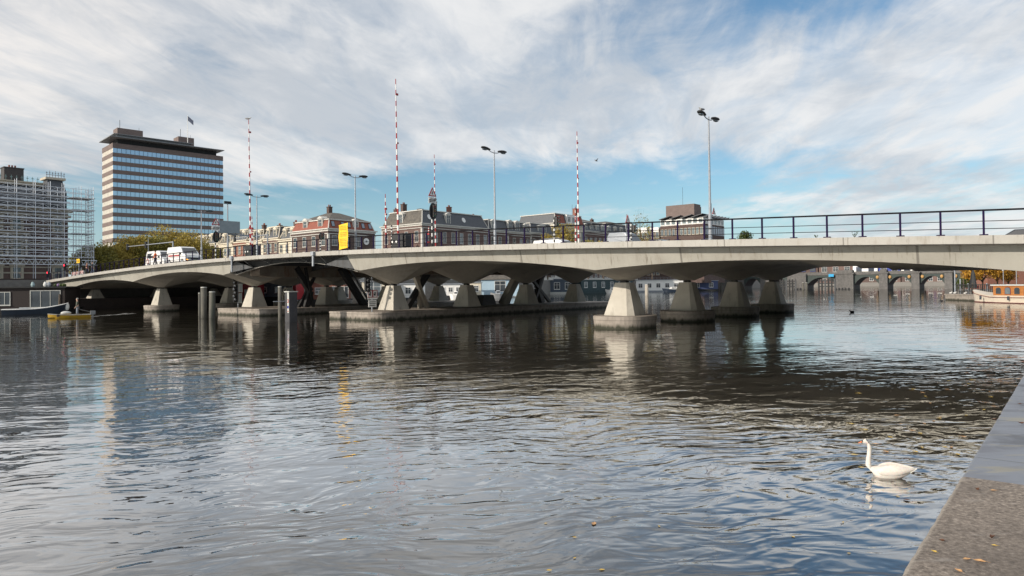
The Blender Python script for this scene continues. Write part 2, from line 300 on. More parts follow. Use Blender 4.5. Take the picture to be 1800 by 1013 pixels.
# foreground quay: rough concrete block and smooth blue-grey slab
def quaymats():
    m=bpy.data.materials.new('rough_aggregate_concrete'); m.use_nodes=True; t=NT(m.node_tree)
    co=t.n('ShaderNodeTexCoord').outputs['Object']
    big=t.noise(co,.9,5,.6); sp=t.noise(co,34.,5,.8); fn=t.noise(co,170.,2,.5)
    col=t.ramp(sp,[(.33,(.05,.040,.034)),(.46,(.18,.148,.120)),(.58,(.28,.235,.195)),(.70,(.55,.47,.39))])
    col=t.mix(t.m('MULTIPLY',t.smooth(big,.38,.66),.55),col,(.095,.078,.066))
    lt=t.noise(t.vm('MULTIPLY',co,(1.,2.5,1.)),3.2,6,.7); col=t.mix(t.m('MULTIPLY',t.smooth(lt,.56,.72),.45),col,(.36,.33,.30))
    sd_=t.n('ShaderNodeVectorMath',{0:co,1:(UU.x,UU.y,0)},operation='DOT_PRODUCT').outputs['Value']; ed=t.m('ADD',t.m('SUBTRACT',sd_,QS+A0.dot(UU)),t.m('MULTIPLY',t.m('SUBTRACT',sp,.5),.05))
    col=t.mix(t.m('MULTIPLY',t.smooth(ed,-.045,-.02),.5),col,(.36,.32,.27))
    b=t.n('ShaderNodeBump',{'Strength':.9,'Distance':.006,'Height':t.m('ADD',sp,t.m('MULTIPLY',fn,.5))})
    p=t.n('ShaderNodeBsdfPrincipled',{'Base Color':col,'Roughness':.9,'Normal':b.outputs[0]})
    t.n('ShaderNodeOutputMaterial',{0:p.outputs[0]})
    m2=bpy.data.materials.new('smooth_blue_grey_slab'); m2.use_nodes=True; t=NT(m2.node_tree)
    co=t.n('ShaderNodeTexCoord').outputs['Object']
    n=t.noise(t.vm('MULTIPLY',co,(.6,1.8,1)),1.5,7,.65); col=t.ramp(n,[(.3,(.155,.165,.19)),(.5,(.19,.205,.235)),(.72,(.13,.135,.155))])
    y=t.noise(t.vm('MULTIPLY',co,(.5,1.6,1)),3.1,5,.6,.8); col=t.mix(t.m('MULTIPLY',t.smooth(y,.57,.66),.5),col,(.30,.27,.18))
    dk=t.noise(co,1.1,5,.6); col=t.mix(t.m('MULTIPLY',t.smooth(dk,.56,.68),.65),col,(.06,.06,.065))
    sw_=t.n('ShaderNodeVectorMath',{0:co,1:(WW.x,WW.y,0)},operation='DOT_PRODUCT').outputs['Value']; fj=t.m('ABSOLUTE',t.m('SUBTRACT',t.m('FRACT',t.m('DIVIDE',sw_,2.1)),.5)); col=t.mix(t.m('MULTIPLY',t.m('SUBTRACT',1.,t.smooth(fj,.002,.006)),.75),col,(.04,.04,.04))
    b=t.n('ShaderNodeBump',{'Strength':.4,'Distance':.004,'Height':t.noise(co,60,4,.6)})
    p=t.n('ShaderNodeBsdfPrincipled',{'Base Color':col,'Roughness':t.m('ADD',.42,t.m('MULTIPLY',n,.3)),'Normal':b.outputs[0]})
    t.n('ShaderNodeOutputMaterial',{0:p.outputs[0]}); return m,m2
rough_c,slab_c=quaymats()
QZ=1.05; QS=-20.72; QW=-30.0
def quay_block(name,w0,w1,z,m,lab,jag=.0):
    # edge block in bridge axes with a worn irregular arris
    mb=MB(); n=max(3,int((w1-w0)/.09)); L=[]
    for i in range(n+1):
        w_=w0+(w1-w0)*i/n; j=(random.random()-.5)*jag
        if jag and abs((w_-w0)%1.7)<.08: j+=jag
        prof=[(QS-.03+j*.3,-.6),(QS-.03+j*.3,z-.04),(QS-.008-j,z-.012),(QS-.028-j,z),(QS-.5,z+.002),(-24.7,z+.02),(-24.7,-.6)]
        L.append([tuple(B(a,w_,b)) for a,b in prof])
    mb.loft(L); return mb.build(name,m,kind='structure',label=lab)
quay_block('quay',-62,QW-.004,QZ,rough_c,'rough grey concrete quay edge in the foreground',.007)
quay_block('quay',QW+.004,-6,QZ-.012,slab_c,'smooth blue-grey quay slab beyond the rough concrete',.006)
slab('land',[(-300,-60),(-24.71,-60),(-24.71,-6.),(-300,-6.)],-.6,QZ+.02,[paving],kind='structure')
# ------------------------------------------------------------------ bridge
SP=21.6; COLW=[0,8.64,17.28,25.92]; PS=[-43.2,-21.6,0,21.6,43.2,64.8,86.4]; WE=29.2
bridge=thing('road_bridge','long pale concrete road bridge with haunched spans crossing the river on tapered pillars','bridge',A0,TH)
def near_p(s): return min(PS,key=lambda p:abs(p-s))
def Ez(s):
    q=min(1,max(0,1-abs(s-near_p(s))/10.8)); return zt(s)-(.97+.60*q**2.0)
def Kz(s):
    p=near_p(s); d=abs(s-p); cap=zt(s)-.85; zp=2.86
    if d<.55: return zp
    t=min(1,(d-.55)/4.0); k=zp+(zt(p)-.85-zp)*t**.93
    return min(k,cap)
def Mz(s):
    q=min(1,max(0,1-abs(s-near_p(s))/10.8)); return zt(s)-(.80+.68*q**4.5)
def sof(s,w_):
    k=Kz(s)
    if w_<=0: t=(w_+3.3)/3.3; e=Ez(s)
    elif w_>=25.92: t=(WE-w_)/3.28; e=Mz(s)
    else: t=abs((w_%8.64)/8.64-.5)*2; e=Mz(s)
    t=max(0,min(1,t)); return e*(1-t)+k*t
def srange(a,b,d=.6):
    n=max(1,int(round((b-a)/d))); r=[a+(b-a)*i/n for i in range(n+1)]
    for p in PS:
        for q in (p-.55,p,p+.55):
            if a<q<b: r.append(q)
    return sorted(set(round(x,3) for x in r))
ws=sorted(set([-3.3,-2.5,-1.6,-.8,-.4,0,.4]+[c+d for c in COLW for d in (-3.2,-2.2,-1.2,-.4,0,.4,1.2,2.2,3.2,4.32) if -3.3<c+d<WE]+[WE]))
for (a,b,lab) in ((-45,22.35,'concrete spans on the right of the lifting span'),(41.85,96,'concrete spans on the left of the lifting span')):
    ss=srange(a,b); mb=MB(); nw=len(ws)
    vs=[(w_,s,sof(s,w_)) for s in ss for w_ in ws]; fs=[]
    for i in range(len(ss)-1):
        for j in range(nw-1): fs.append((i*nw+j,(i+1)*nw+j,(i+1)*nw+j+1,i*nw+j+1))
    mb.add(vs,fs)
    mb.build('soffit',concrete_soffit,bridge,label=lab+', underside')
    mb=MB(); vs=[]; fs=[]
    for i,s in enumerate(ss):
        st=s
        if i==len(ss)-1 and b<30: st=s+.75
        if i==0 and a>30: st=s-.75
        vs+=[(-3.52,st,zt(st)-.3),(-3.3,s,Ez(s))]
        if i: fs.append((2*i-2,2*i-1,2*i+1,2*i))
    mb.add(vs,fs)
    # near end-wall return and far fascia
    mb.add([(x+ (WE+3.6 if 0 else 0),y,z) for x,y,z in [(WE+.2,s,zt(s)-.3) for s in ss]+[(WE,s,Mz(s)) for s in ss]],[(i+1,i,i+len(ss),i+len(ss)+1) for i in range(len(ss)-1)])
    mb.build('fascia',concrete,bridge,smooth=False)
    # end diaphragm at the lifting span
    e=ss[-1] if b<30 else ss[0]
    mb=MB(); d=.12 if b<30 else -.12
    lo=[(w_,e,sof(e,w_)) for w_ in ws]; hi=[(w_,e,zt(e)-.32) for w_ in ws]
    mb.add(lo+hi,[(i,i+1,i+1+nw,i+nw) for i in range(nw-1)]); mb.build('end_wall',concrete_soffit,bridge)
# pavement, carriageway and edge beams
def strip(name,m,s0,s1,prof,ds=1.8,parent=bridge,**kw):
    # prof: closed cross-section [(w, dz below deck top)]
    mb=MB(); n=max(2,int((s1-s0)/ds)); mb.loft([[(w_,s0+(s1-s0)*i/n,zt(s0+(s1-s0)*i/n)+dz) for w_,dz in prof] for i in range(n+1)])
    return mb.build(name,m,parent,**kw)
def deckparts(s0,s1,steel=False):
    m=concrete_beam
    strip('edge_beam',m,s0,s1,[(-4.22,0),(-4.2,-.335),(-4.02,-.36),(-3.45,-.36),(-3.45,0)],label='pale edge beam of the bridge deck' )
    strip('edge_beam',m,s0,s1,[(29.0,0),(29.0,-.36),(30.0,-.34),(30.05,0)])
    strip('pavement',paving,s0,s1,[(-3.446,-.03),(-3.446,-.3),(-.6,-.3),(-.6,-.03)])
    strip('pavement',paving,s0,s1,[(26.4,-.03),(26.4,-.3),(28.996,-.3),(28.996,-.03)])
    strip('carriageway',asphalt,s0,s1,[(-.596,-.15),(-.596,-.31),(26.396,-.31),(26.396,-.15)])
deckparts(-45,23.1); deckparts(23.14,40.96,True); deckparts(41.0,96)
# lane lines
for w_ in (6,12.9,19.8):
    mb=MB(); P=[-44+k*2.8 for k in range(50)]; mb.loft([[(w_-.08,s,zt(s)-.148),(w_+.08,s,zt(s)-.148),(w_+.08,s,zt(s)-.143),(w_-.08,s,zt(s)-.143)] for s in P]); mb.build('lane_marking',white,bridge)
# pillars
def pillar(s,w_,z0,top=2.74,cham=False,cais=True,base=None):
    rings=[]
    for z,a,b,c in ((z0,.98,.88,.34 if cham else .03),(top,.46,.40,.13 if cham else .03)):
        a2,b2=b,a   # half sizes: across w, along s
        pts=[(-a2+c,-b2),(a2-.03,-b2),(a2,-b2+.03),(a2,b2-.03),(a2-.03,b2),(-a2+.03,b2),(-a2,b2-.03),(-a2,-b2+c)]
        rings.append([(w_+x,s+y,z) for x,y in pts])
    mb=MB(); mb.loft(rings); p=mb.build('pillar',concrete_pier,bridge)
    mb=MB(); mb.box(w_-.2,w_+.2,s-.2,s+.2,top,top+.13); mb.build('bearing',steel_dark,p)
    if cais:
        mb=MB(); n=40; rg=[]
        for z,r in ((-.6,1.72),(.02,1.74),(.5,1.77),(.505,1.79),(z0-.03,1.79),(z0,1.75)):
            rg.append([(w_+1.06*r*math.copysign(abs(math.cos(2*PI*k/n))**.8,math.cos(2*PI*k/n)),s+r*math.copysign(abs(math.sin(2*PI*k/n))**.8,math.sin(2*PI*k/n)),z) for k in range(n)])
        mb.loft(rg); mb.build('caisson',wetc,bridge)
for s in PS:
    for w_ in COLW:
        if s in (21.6,43.2): pillar(s,w_,.78,cais=False)
        elif s==86.4: pillar(s,w_,1.5,cais=False)
        elif s<-30: pillar(s,w_,1.3,cais=False)
        else: pillar(s,w_,.75,cham=(s==0))
# guide islands
def island(s0,s1,w0,w1,h,r=1.2,r2=.3):
    pts=[]
    for cx,cy,a0,rr in ((w0+r,s0+r,180,r),(w1-r2,s0+r2,270,r2),(w1-r2,s1-r2,0,r2),(w0+r2,s1-r2,90,r2)):
        for k in range(7):
            a=R(a0+15*k); pts.append((cx+rr*math.cos(a),cy+rr*math.sin(a)))
    mb=MB(); mb.loft([[(x,y,z) for x,y in pts] for z in (-.6,.52)]); cx=(w0+w1)/2; cy=(s0+s1)/2
    g=lambda x,y,d:(x+(d if x<cx else -d),y+(d if y<cy else -d))
    mb.loft([[(*g(x,y,-.03),.522) for x,y in pts],[(*g(x,y,-.03),h-.03) for x,y in pts],[(*g(x,y,.0),h) for x,y in pts]])
    return mb.build('pier_island',wetc,bridge)
island(20.5,26.9,-2.6,33.1,.66); island(38.2,46.9,-2.1,33.5,.66)
# transverse cross heads of the lifting span
for s0,s1 in ((23.0,24.6),(39.4,41.2)):
    mb=MB()
    for w0,w1 in ((-1.6,29.0),):
        prof=[(s0,3.95),(s0,4.85),(s1,4.85),(s1,3.95)]
        ws_=[w0,w0+1.4]+[c+d for c in COLW for d in (1.6,4.3,7.0)][:-2]+[w1]
        mb.loft([[(w_,s,z if z>4.2 else (3.9 if w_<-.5 else 3.75)) for s,z in prof] for w_ in sorted(set(ws_))])
    mb.build('cross_head',stained,bridge)
# lifting span: plate girders, floor beams, arched flanges
def Gz(s):
    t=(s-32.2)/9.6; return zt(s)-.66-.95*min(1,abs(t))**1.8
for w_ in (-2.7,4.2,12.6,21.,28.7):
    mb=MB(); n=24
    P=[22.6+(41.9-22.6)*i/n for i in range(n+1)]
    mb.loft([[(w_-.02,s,zt(s)-.37),(w_+.02,s,zt(s)-.37),(w_+.02,s,Gz(s)),(w_-.02,s,Gz(s))] for s in P])
    mb.build('plate_girder',steel_dark,bridge)
    mb=MB(); mb.loft([[(w_-.12,s,Gz(s)-.004),(w_+.12,s,Gz(s)-.004),(w_+.12,s,Gz(s)-.035),(w_-.12,s,Gz(s)-.035)] for s in P])
    mb.build('girder_flange',concrete_beam if w_<0 else steel_dark,bridge)
for k in range(10):
    s=23.6+k*1.95; mb=MB(); mb.box(-2.65,28.6,s-.08,s+.08,max(Gz(s)+.05,zt(s)-.75),zt(s)-.38); mb.build('floor_beam',steel_dark,bridge)
for s in (24.0,40.3):
    mb=MB(); mb.box(-3.0,-2.74,s-.14,s+.14,Gz(s),zt(s)-.37); mb.build('web_stiffener',black,bridge)
for k in range(5):   # diagonal brackets under the walkway
    s=26.+k*3.0; mb=MB(); mb.beam((-3.95,s,zt(s)-.38),(-2.75,s+.6,Gz(s)+.1),.07,.07); mb.build('bracket',steel_grey,bridge)
# pointed joint covers hanging over the edge beam and a hanging grey pipe
for px,py0,py1 in ((407,454,478),(550,447,468)):
    P=SW(at_w(px,py0,-4.3)); Q=SW(at_w(px,py1,-4.3)); mb=MB(); mb.box(-4.34,-4.24,P[0]-.09,P[0]+.09,Q[2],P[2]); mb.box(-4.42,-4.23,P[0]-.2,P[0]+.2,P[2]-.1,P[2]+.2); mb.build('drain_pipe',galv,bridge)
for s0_,s1_ in ((23.2,22.0),(40.9,42.2)):
    mb=MB(); d=1 if s0_<30 else -1; mb.loft([[(x,s1_,Ez(s1_)+.05),(x,s0_+d*3.2,Gz(s0_+d*3.2)),(x,s0_+d*.3,zt(s0_)-.37),(x,s0_-d*.2,zt(s0_)-.37)] for x in (-3.28,-3.2)]); mb.build('end_web',steel_mid,bridge)
# struts of the lifting machinery standing on the islands
def strut(pts,w_=.34,m=black,nm='strut'):
    mb=MB(); P=[Vector(A_l(B_)) for B_ in pts]
    if P[0].z>2.: P[0]=P[0]+(P[0]-P[1])*((4.7-P[0].z)/max(.5,P[0].z-P[1].z)) if len(pts)<3 or P[0].z>3 else P[0]
    e=P[-1]; d_=e-P[-2]; P[-1]=e+d_*((.64-e.z)/min(-.4,d_.z)) if abs(d_.z)>.3 else e
    for a,b in zip(P,P[1:]): mb.beam(a,b,w_,w_)
    mb.build(nm,m,bridge)
def A_l(P): s,w_,z=SW(P); return (w_,s,z)
strut([at_s(524,478,39.5),at_s(545,512,39.5),at_s(539,533,39.5)],.55)
strut([at_s(546,500,39.8),at_s(529,533,39.8)],.28); strut([at_s(544,505,39.2),at_s(550,533,39.2)],.22)
strut([at_s(606,482,38.8),at_s(635,529,38.8)],.62); strut([at_s(620,482,39.2),at_s(649,530,39.2)],.2,steel_grey)
strut([at_s(752,480,24.5),at_s(722,530,24.5)],.45); strut([at_s(731,490,24.2),at_s(748,534,24.2)],.35,concrete_soffit); strut([at_s(736,508,24.4),at_s(738,534,24.4)],.3,concrete_soffit)
strut([at_s(915,474,26.),at_s(889,525,26.)],.75,concrete_soffit); strut([at_s(908,492,26.3),at_s(897,525,26.3)],.2,black)
strut([at_s(951,486,26.),at_s(945,507,26.),at_s(950,525,26.)],.6); strut([at_s(948,508,25.8),at_s(962,526,25.8)],.3); strut([at_s(948,505,25.8),at_s(941,526,25.8)],.3)
for px in (858,): 
    P=A_l(at_s(px,531,26)); mb=MB(); mb.add([(P[0]-.9,26,.66),(P[0]+1.3,26,.66),(P[0]+1.1,26.2,1.7),(P[0]-.4,26.2,1.7),(P[0]-.9,27.6,.66),(P[0]+1.3,27.6,.66),(P[0]+1.1,27.4,1.7),(P[0]-.4,27.4,1.7)],[(0,1,2,3),(5,4,7,6),(3,2,6,7),(1,5,6,2),(4,0,3,7)]); mb.build('machine_cover',black,bridge)
# lamp under the bridge
P=A_l(at_s(888,477,24)); mb=MB(); mb.box(P[0]-.5,P[0]+.5,23.9,24.1,P[2]-.06,P[2]+.06)
mb.build('under_bridge_light',mat('lit_tube',(.8,.8,.6),rough=.4,emit=((.95,1.,.6),1.2)),bridge)
# railing
rail=MB()
def railtube(mb,h,r,w_=-4.0,s0=-45,s1=95):
    pts=[(w_,s0+(s1-s0)*i/90,zt(s0+(s1-s0)*i/90)+h) for i in range(91)]
    for a,b in zip(pts,pts[1:]): mb.beam(a,b,r*2,r*2)
railtube(rail,1.0,.034); railing=rail.build('railing',railtop,bridge,label='dark railing along the near edge of the deck')
mb=MB(); railtube(mb,.57,.014); railtube(mb,.27,.014); mb.build('railing_wires',railtop,railing)
mb=MB(); mb.box(-.034,.034,-.036,.036,0,.985); mb.box(-.10,.10,-.14,.14,-.01,.05); pm=mb.build('railing_post',rail_paint,railing).data
bpy.data.objects.remove(bpy.data.objects['railing_post'])
for k in range(-10,72):
    s=-9.88+1.4502*k
    if s<-27 or s>94: continue
    o=bpy.data.objects.new('railing_post',pm); S.collection.objects.link(o); o.parent=railing; o.location=(-4.0,s,zt(s))
mb=MB(); railtube(mb,1.0,.03,29.6); railtube(mb,.5,.015,29.6); fr=mb.build('railing',railtop,bridge,label='dark railing along the far edge of the deck')
# ------------------------------------------------------------------ windows
WIN={}
def window(parent,x,y,z,w_,h,rz=0,fm=None,gm=None,style='sash',label=None):
    """frame mesh (a part) with its pane as sub-part; local frame: faces -Y, centre at x, sill at z"""
    fm=fm or white; gm=gm or glass; key=(round(w_,2),round(h,2),fm.name,gm.name,style)
    if key not in WIN:
        f=MB(); t=.085 if w_>.6 else .05; a=w_/2
        f.box(-a-t,-a,-.07,.02,-t,h+t); f.box(a,a+t,-.07,.02,-t,h+t); f.box(-a,a,-.07,.02,h,h+t); f.box(-a-t-.05,a+t+.05,-.14,.02,-t-.07,-t)
        f.box(-a,a,-.07,.02,-t+.001,0)
        if style=='sash': f.box(-a,a,-.055,.0,h*.55-.03,h*.55+.03); f.box(-.025,.025,-.05,.0,0,h*.55-.03)
        if style=='cross': f.box(-.03,.03,-.055,.0,0,h); f.box(-a,-.03,-.05,.0,h*.66-.02,h*.66+.03); f.box(.03,a,-.05,.0,h*.66-.02,h*.66+.03)
        if style=='triple':
            for q in (-1/6,1/6): f.box(q*w_-.03,q*w_+.03,-.055,.0,0,h)
        fo=f.build('window',fm); p=MB(); p.add([(-a,-.012,0),(a,-.012,0),(a,-.012,h),(-a,-.012,h)],[(0,1,2,3)]); po=p.build('pane',gm)
        WIN[key]=(fo.data,po.data); bpy.data.objects.remove(fo); bpy.data.objects.remove(po)
    fd,pd=WIN[key]
    o=bpy.data.objects.new('window',fd); S.collection.objects.link(o); o.parent=parent; o.location=(x,y,z); o.rotation_euler=(0,0,rz)
    p=bpy.data.objects.new('pane',pd); S.collection.objects.link(p); p.parent=o
    if label: o['label']=label
    return o
brick_purple=brickmat('purple_brown_brick',(.155,.09,.078),(.115,.066,.058),(.20,.17,.15))
brick_dark=brickmat('dark_brown_brick',(.10,.06,.05),(.075,.045,.04),(.15,.13,.12))
brick_red=brickmat('red_brick',(.25,.09,.055),(.19,.065,.045),(.25,.2,.17))
brick_tower=brickmat('tower_brick',(.20,.155,.14),(.17,.13,.12),(.14,.115,.105),.5,.16)
# ------------------------------------------------------------------ town houses
def chimney(par,x,y,z,h,m=None,w_=.9,d=.9,pots=2):
    mb=MB(); mb.box(x-w_/2,x+w_/2,y-d/2,y+d/2,z,z+h); mb.box(x-w_/2-.08,x+w_/2+.08,y-d/2-.08,y+d/2+.08,z+h,z+h+.15)
    c=mb.build('chimney',m or brick_red,par)
    for k in range(pots):
        mb=MB(); mb.tube([(x+(k-(pots-1)/2)*.4,y,z+h+.15),(x+(k-(pots-1)/2)*.4,y,z+h+.6)],.13,7); mb.build('chimney_pot',tile,c)
def dormer(par,x,y,z,w_,h,d=1.8,rz=0,fm=None,roof=None,arch=False):
    c=math.cos(rz); s=math.sin(rz); M=Matrix.Translation((x,y,z))@Matrix.Rotation(rz,4,'Z')
    mb=MB(); mb.M=M; mb.box(-w_/2,w_/2,0,d,0,h)
    if arch: mb.loft([[(-w_/2-.15,y_,h),(w_/2+.15,y_,h),(w_/2*.6,y_,h+.35),(0,y_,h+.55),(-w_/2*.6,y_,h+.35)] for y_ in (-.15,d)])
    else: mb.box(-w_/2-.14,w_/2+.14,-.16,d+.1,h,h+.14)
    mb.box(-w_/2-.1,w_/2+.1,-.1,0,-.12,.0)
    o=mb.build('dormer',fm or white,par)
    ww=window(o,x-(-.01)*-s,y-.012*c,z+.15,w_-.5,h-.35,rz,fm,glass,'cross'); ww.name='dormer_window'
    return o
def town_house(name,label,s,w0,w1,depth,z0,eave,rtop,wallm,roofm,nwin,floors,trim=None,inset=1.3,dormers=(),sidedorm=(),chims=(),side=True,flat=None,hip=0,rz=TH,loc=None,sidewin=None,fh=None,ww=1.05,group=None,pil=False,hipm=None,oval=(),lowroof=0):
    trim=trim or trimw
    W=w1-w0; t=thing(name,label,'house',loc or B(s,w0,z0),rz,group or 'town houses on the far bank')
    E_=eave-z0; T_=rtop-z0
    mb=MB(); mb.box(0,W,0,depth,0,E_-.5); mb.build('wall',wallm,t)
    # plaster bands and cornice
    mb=MB(); mb.box(-.12,W+.12,-.12,depth+.12,E_-.5,E_-.1); mb.box(-.42,W+.42,-.42,depth+.42,E_-.1,E_+.12); mb.box(-.2,W+.2,-.2,depth+.2,E_-1.1,E_-.95) ; mb.build('cornice',trim,t)
    mb=MB(); q=[0,W] if not pil else [0]+list(pil)+[W]
    for x in q:
        a=min(max(x-.22,-.04),W-.4); mb.box(a,a+.44,-.06,.02,0,E_-1.1)
    mb.box(-.06,.02,.0,.4,0,E_-1.1); mb.box(-.06,.02,depth-.4,depth,0,E_-1.1); mb.box(-.07,W+.05,-.07,depth,0,.8); mb.build('plaster_trim',trim,t)
    # mansard
    mb=MB(); i=inset; r0=[(0.1,0.1),(W-.1,.1),(W-.1,depth-.1),(.1,depth-.1)]; r1=[(i,i),(W-i if hip!=2 else W-.1,i),(W-i if hip!=2 else W-.1,depth-i),(i,depth-i)]
    mb.loft([[(x,y,E_+.1) for x,y in r0],[(x,y,T_) for x,y in r1]]); rf=mb.build('roof',roofm,t)
    mb=MB(); mb.box(i-.22,(W-i if hip!=2 else W)+.2,i-.22,depth-i+.2,T_,T_+.22); mb.build('roof_edge',trim,t)
    mb=MB(); mb.beam((.08,.08,E_+.12),(i-.02,i-.02,T_),.2,.2); mb.build('hip_trim',trim,t)
    mb=MB(); mb.beam((W-.08,.08,E_+.12),(W-i+.02,i-.02,T_),.16,.16); mb.build('hip_trim',trim,t)
    if lowroof:
        mb=MB(); mb.loft([[(i,i,T_+.221),(W-i,i,T_+.221),(W-i,depth-i,T_+.221),(i,depth-i,T_+.221)],[(W*.42,depth*.42,T_+lowroof),(W*.58,depth*.42,T_+lowroof),(W*.58,depth*.58,T_+lowroof),(W*.42,depth*.58,T_+lowroof)]]); mb.build('roof_cap',hipm or slate,t)
    fh=fh or (E_-1.2)/floors
    for f in range(floors):
        for k in range(nwin):
            x=W*(k+.5)/nwin; window(t,x,0,f*fh+1.0,ww,fh*.62,0,trim,glassl if (k+f)%3==0 else glass,'sash')
        if side:
            n=sidewin or max(2,int(depth/3.2))
            for k in range(n):
                y=depth*(k+.5)/n; window(t,0,y,f*fh+1.0,ww,fh*.62,-PI/2,trim,glass,'sash')
    for a in dormers: dormer(t,a[0],a[1] if len(a)>3 else .35,E_+.15,a[-2],a[-1],1.6,0,trim,arch=True)
    for a in sidedorm: dormer(t,.35,a[0],E_+.15,a[1],a[2],1.6,-PI/2,trim,arch=True)
    for a in chims: chimney(t,*a)
    for x in oval:   # round stucco ornaments on the slate
        mb=MB(); k=(T_-E_); mb.M=Matrix.Translation((x,.1+i*.5,E_+.1+k*.5))@Matrix.Rotation(-math.atan2(i,k),4,'X')
        mb.loft([[(.62*math.cos(2*PI*j/16),y_,.62*math.sin(2*PI*j/16)*1.15) for j in range(16)] for y_ in (-.12,.05)][::-1]); mb.build('roof_ornament',white,t)
    return t
Z0=4.2
town_house('brick_house','purple brick corner house with grey mansard roof and white dormers behind the tall striped boom',100,75.4,99.6,15,Z0,17.9,21.3,brick_purple,slateb,8,3,dormers=[(9.3,1.7,2.6),(4.2,.01,.01)][:1],sidedorm=[(8.2,1.8,2.7)],chims=[(2.2,9,17.2,1.9,brick_dark,1.3),(3.3,13.3,17.2,1.0,brick_dark,.8),(9.,5.,17.3,2.7,brick_red,.9),(13.2,4.,17.3,1.6,brick_red,1.1),(5,6,17.3,.6,brick_dark,1.,1.2,0)],pil=(12,),inset=1.5,hipm=slate,lowroof=.9,oval=(3.2,15.3),ww=1.1)
for o in bpy.data.objects:
    if o.name=='roof' and o.parent and o.parent.name=='brick_house': o.data.materials.append(slate); o.data.polygons[0].material_index=1
t2=town_house('brick_house','long brick house with blue slate mansard and paired white dormers behind a street lamp',100.2,99.7,118,15,Z0,17.7,20.6,brick_purple,slate,6,3,side=False,dormers=[(2.4,1.7,2.4),(9.4,1.9,2.7),(12.6,1.9,2.7),(16.2,1.4,2.1)],chims=[(1.5,7,16.5,1.3,brick_red)],pil=(8,),inset=1.3)
town_house('brick_house','low dark brick house with broad white dormer right of the blue slate roof',100.4,118.1,130,15,Z0,18.,20.8,brick_dark,slate,4,3,side=False,dormers=[(6,4.2,2.)],chims=[(3,8,15.7,1.1,brick_red)],inset=1.2)
town_house('red_roofed_house','corner house with red tiled mansard, white bands and rooflights behind the yellow banner',100,48.8,61.2,14,Z0,15.1,17.1,brick_dark,tile,4,3,dormers=[(7.4,1.5,1.9)],sidedorm=[(3.4,1.7,2.2),(9,1.7,2.1)],chims=[(6.,8.,12.9,3.6,brick_dark,.9)],inset=.8,lowroof=2.2,hipm=slateb,ww=1.2)
# rooflights in the red mansard
rh=[o for o in bpy.data.objects if o.name.startswith('red_roofed_house')][0]
for x in (1.5,4.0,5.6,9.4,11.3):
    mb=MB(); mb.M=Matrix.Translation((x,.25,11.45))@Matrix.Rotation(-math.atan2(.7,1.9),4,'X'); mb.box(-.42,.42,-.07,.0,0,1.25); o=mb.build('rooflight',steel_dark,rh)
    mb=MB(); mb.M=Matrix.Translation((x,.25,11.45))@Matrix.Rotation(-math.atan2(.7,1.9),4,'X'); mb.box(-.34,.34,-.085,-.072,.08,1.17); mb.build('pane',mat('sky_reflecting_glass',(.22,.27,.33),rough=.1,spec=.9),o)
for w_ in [c for c in rh.children if c.name.startswith('window') and abs(c.location.x-10.6)<1.0 and c.rotation_euler.z==0]:
    for p_ in list(w_.children): bpy.data.objects.remove(p_)
    bpy.data.objects.remove(w_)
# round white sign on the side wall
mb=MB(); mb.loft([[(9.9+.75*math.cos(2*PI*j/20),y_,8.6+.75*math.sin(2*PI*j/20)) for j in range(20)] for y_ in (-.02,-.12)]); so_=mb.build('round_sign',white,rh)
mb=MB(); mb.loft([[(9.9+.25*math.cos(2*PI*j/16),y_,8.6+.25*math.sin(2*PI*j/16)) for j in range(16)] for y_ in (-.125,-.14)]); mb.build('sign_emblem',steel_grey,so_)
# side street terrace facing the sun (towards -w)
sx0=114.6; cols=[(cream,slate),(brick_purple,slate),(cream,slateb),(brick_red,slate),(cream,slateb),(brick_purple,slate),(cream,slate)]
labs=['cream terrace house next to the red tiled corner house','purple brick terrace house with cream trim, second from the red tiled house','weathered cream terrace house third from the red tiled house','red brick terrace house in the middle of the side street row','cream terrace house behind the short striped boom','purple brick terrace house behind the information board mast','farthest cream terrace house beside the tall office tower']
for k,(wm,rm) in enumerate(cols):
    W_=7.1; s1=sx0+(k+1)*W_
    e=13.9+[0,.5,.2,.7,.3,.6,.4][k]
    town_house('terrace_house',labs[k],0,0,W_-.06,11,Z0,e,e+2.7,wm,rm,3,3,trim=cream,loc=B(s1,50.4,Z0),rz=TH-PI/2,side=False,dormers=[(2.0,1.4,2.0),(5.0,1.4,2.0)],chims=[(W_-.6,5,e-Z0+2.6,1.3,brick_dark,.8)] ,inset=1.1,group='terrace houses in the side street',ww=1.0)
# house with terracotta mansard and roof terrace
b=town_house('terracotta_roof_house','white fronted house with terracotta roof strip, brick chimney and roof terrace above the white van',101,131,147,15,Z0,21.6,24.6,cream,slate,6,3,side=False,chims=[(13,1.5,17.4,5.4,brick_red,1.3,1.2,0)],inset=.9,hipm=galv,lowroof=1.1,ww=1.2)
mb=MB(); mb.M=Matrix.Translation((3.1,.14,17.6))@Matrix.Rotation(-math.atan2(.9,2.9),4,'X'); mb.box(-2.3,2.3,-.12,0,0,2.6); mb.build('tile_panel',tile,b)
mb=MB(); mb.M=Matrix.Translation((14.6,.14,17.6))@Matrix.Rotation(-math.atan2(.9,2.9),4,'X'); mb.box(-.8,.7,-.12,0,0,2.6); mb.build('tile_panel',tile,b)
mb=MB(); mb.box(6.,12,-.05,4,17.6,20.4); mb.build('roof_extension',white,b); window(b,7.2,-.06,18.2,1.4,1.5,0,white,glass,'cross'); window(b,10.2,-.06,18.0,2.6,1.7,0,white,glassl,'triple')
for x in (13.4,15.4,17.8):
    mb=MB(); mb.tube([(min(x,15.9),3,20.2),(min(x,15.9),3,24.4)],.04,5); mb.build('aerial',steel_dark,b)
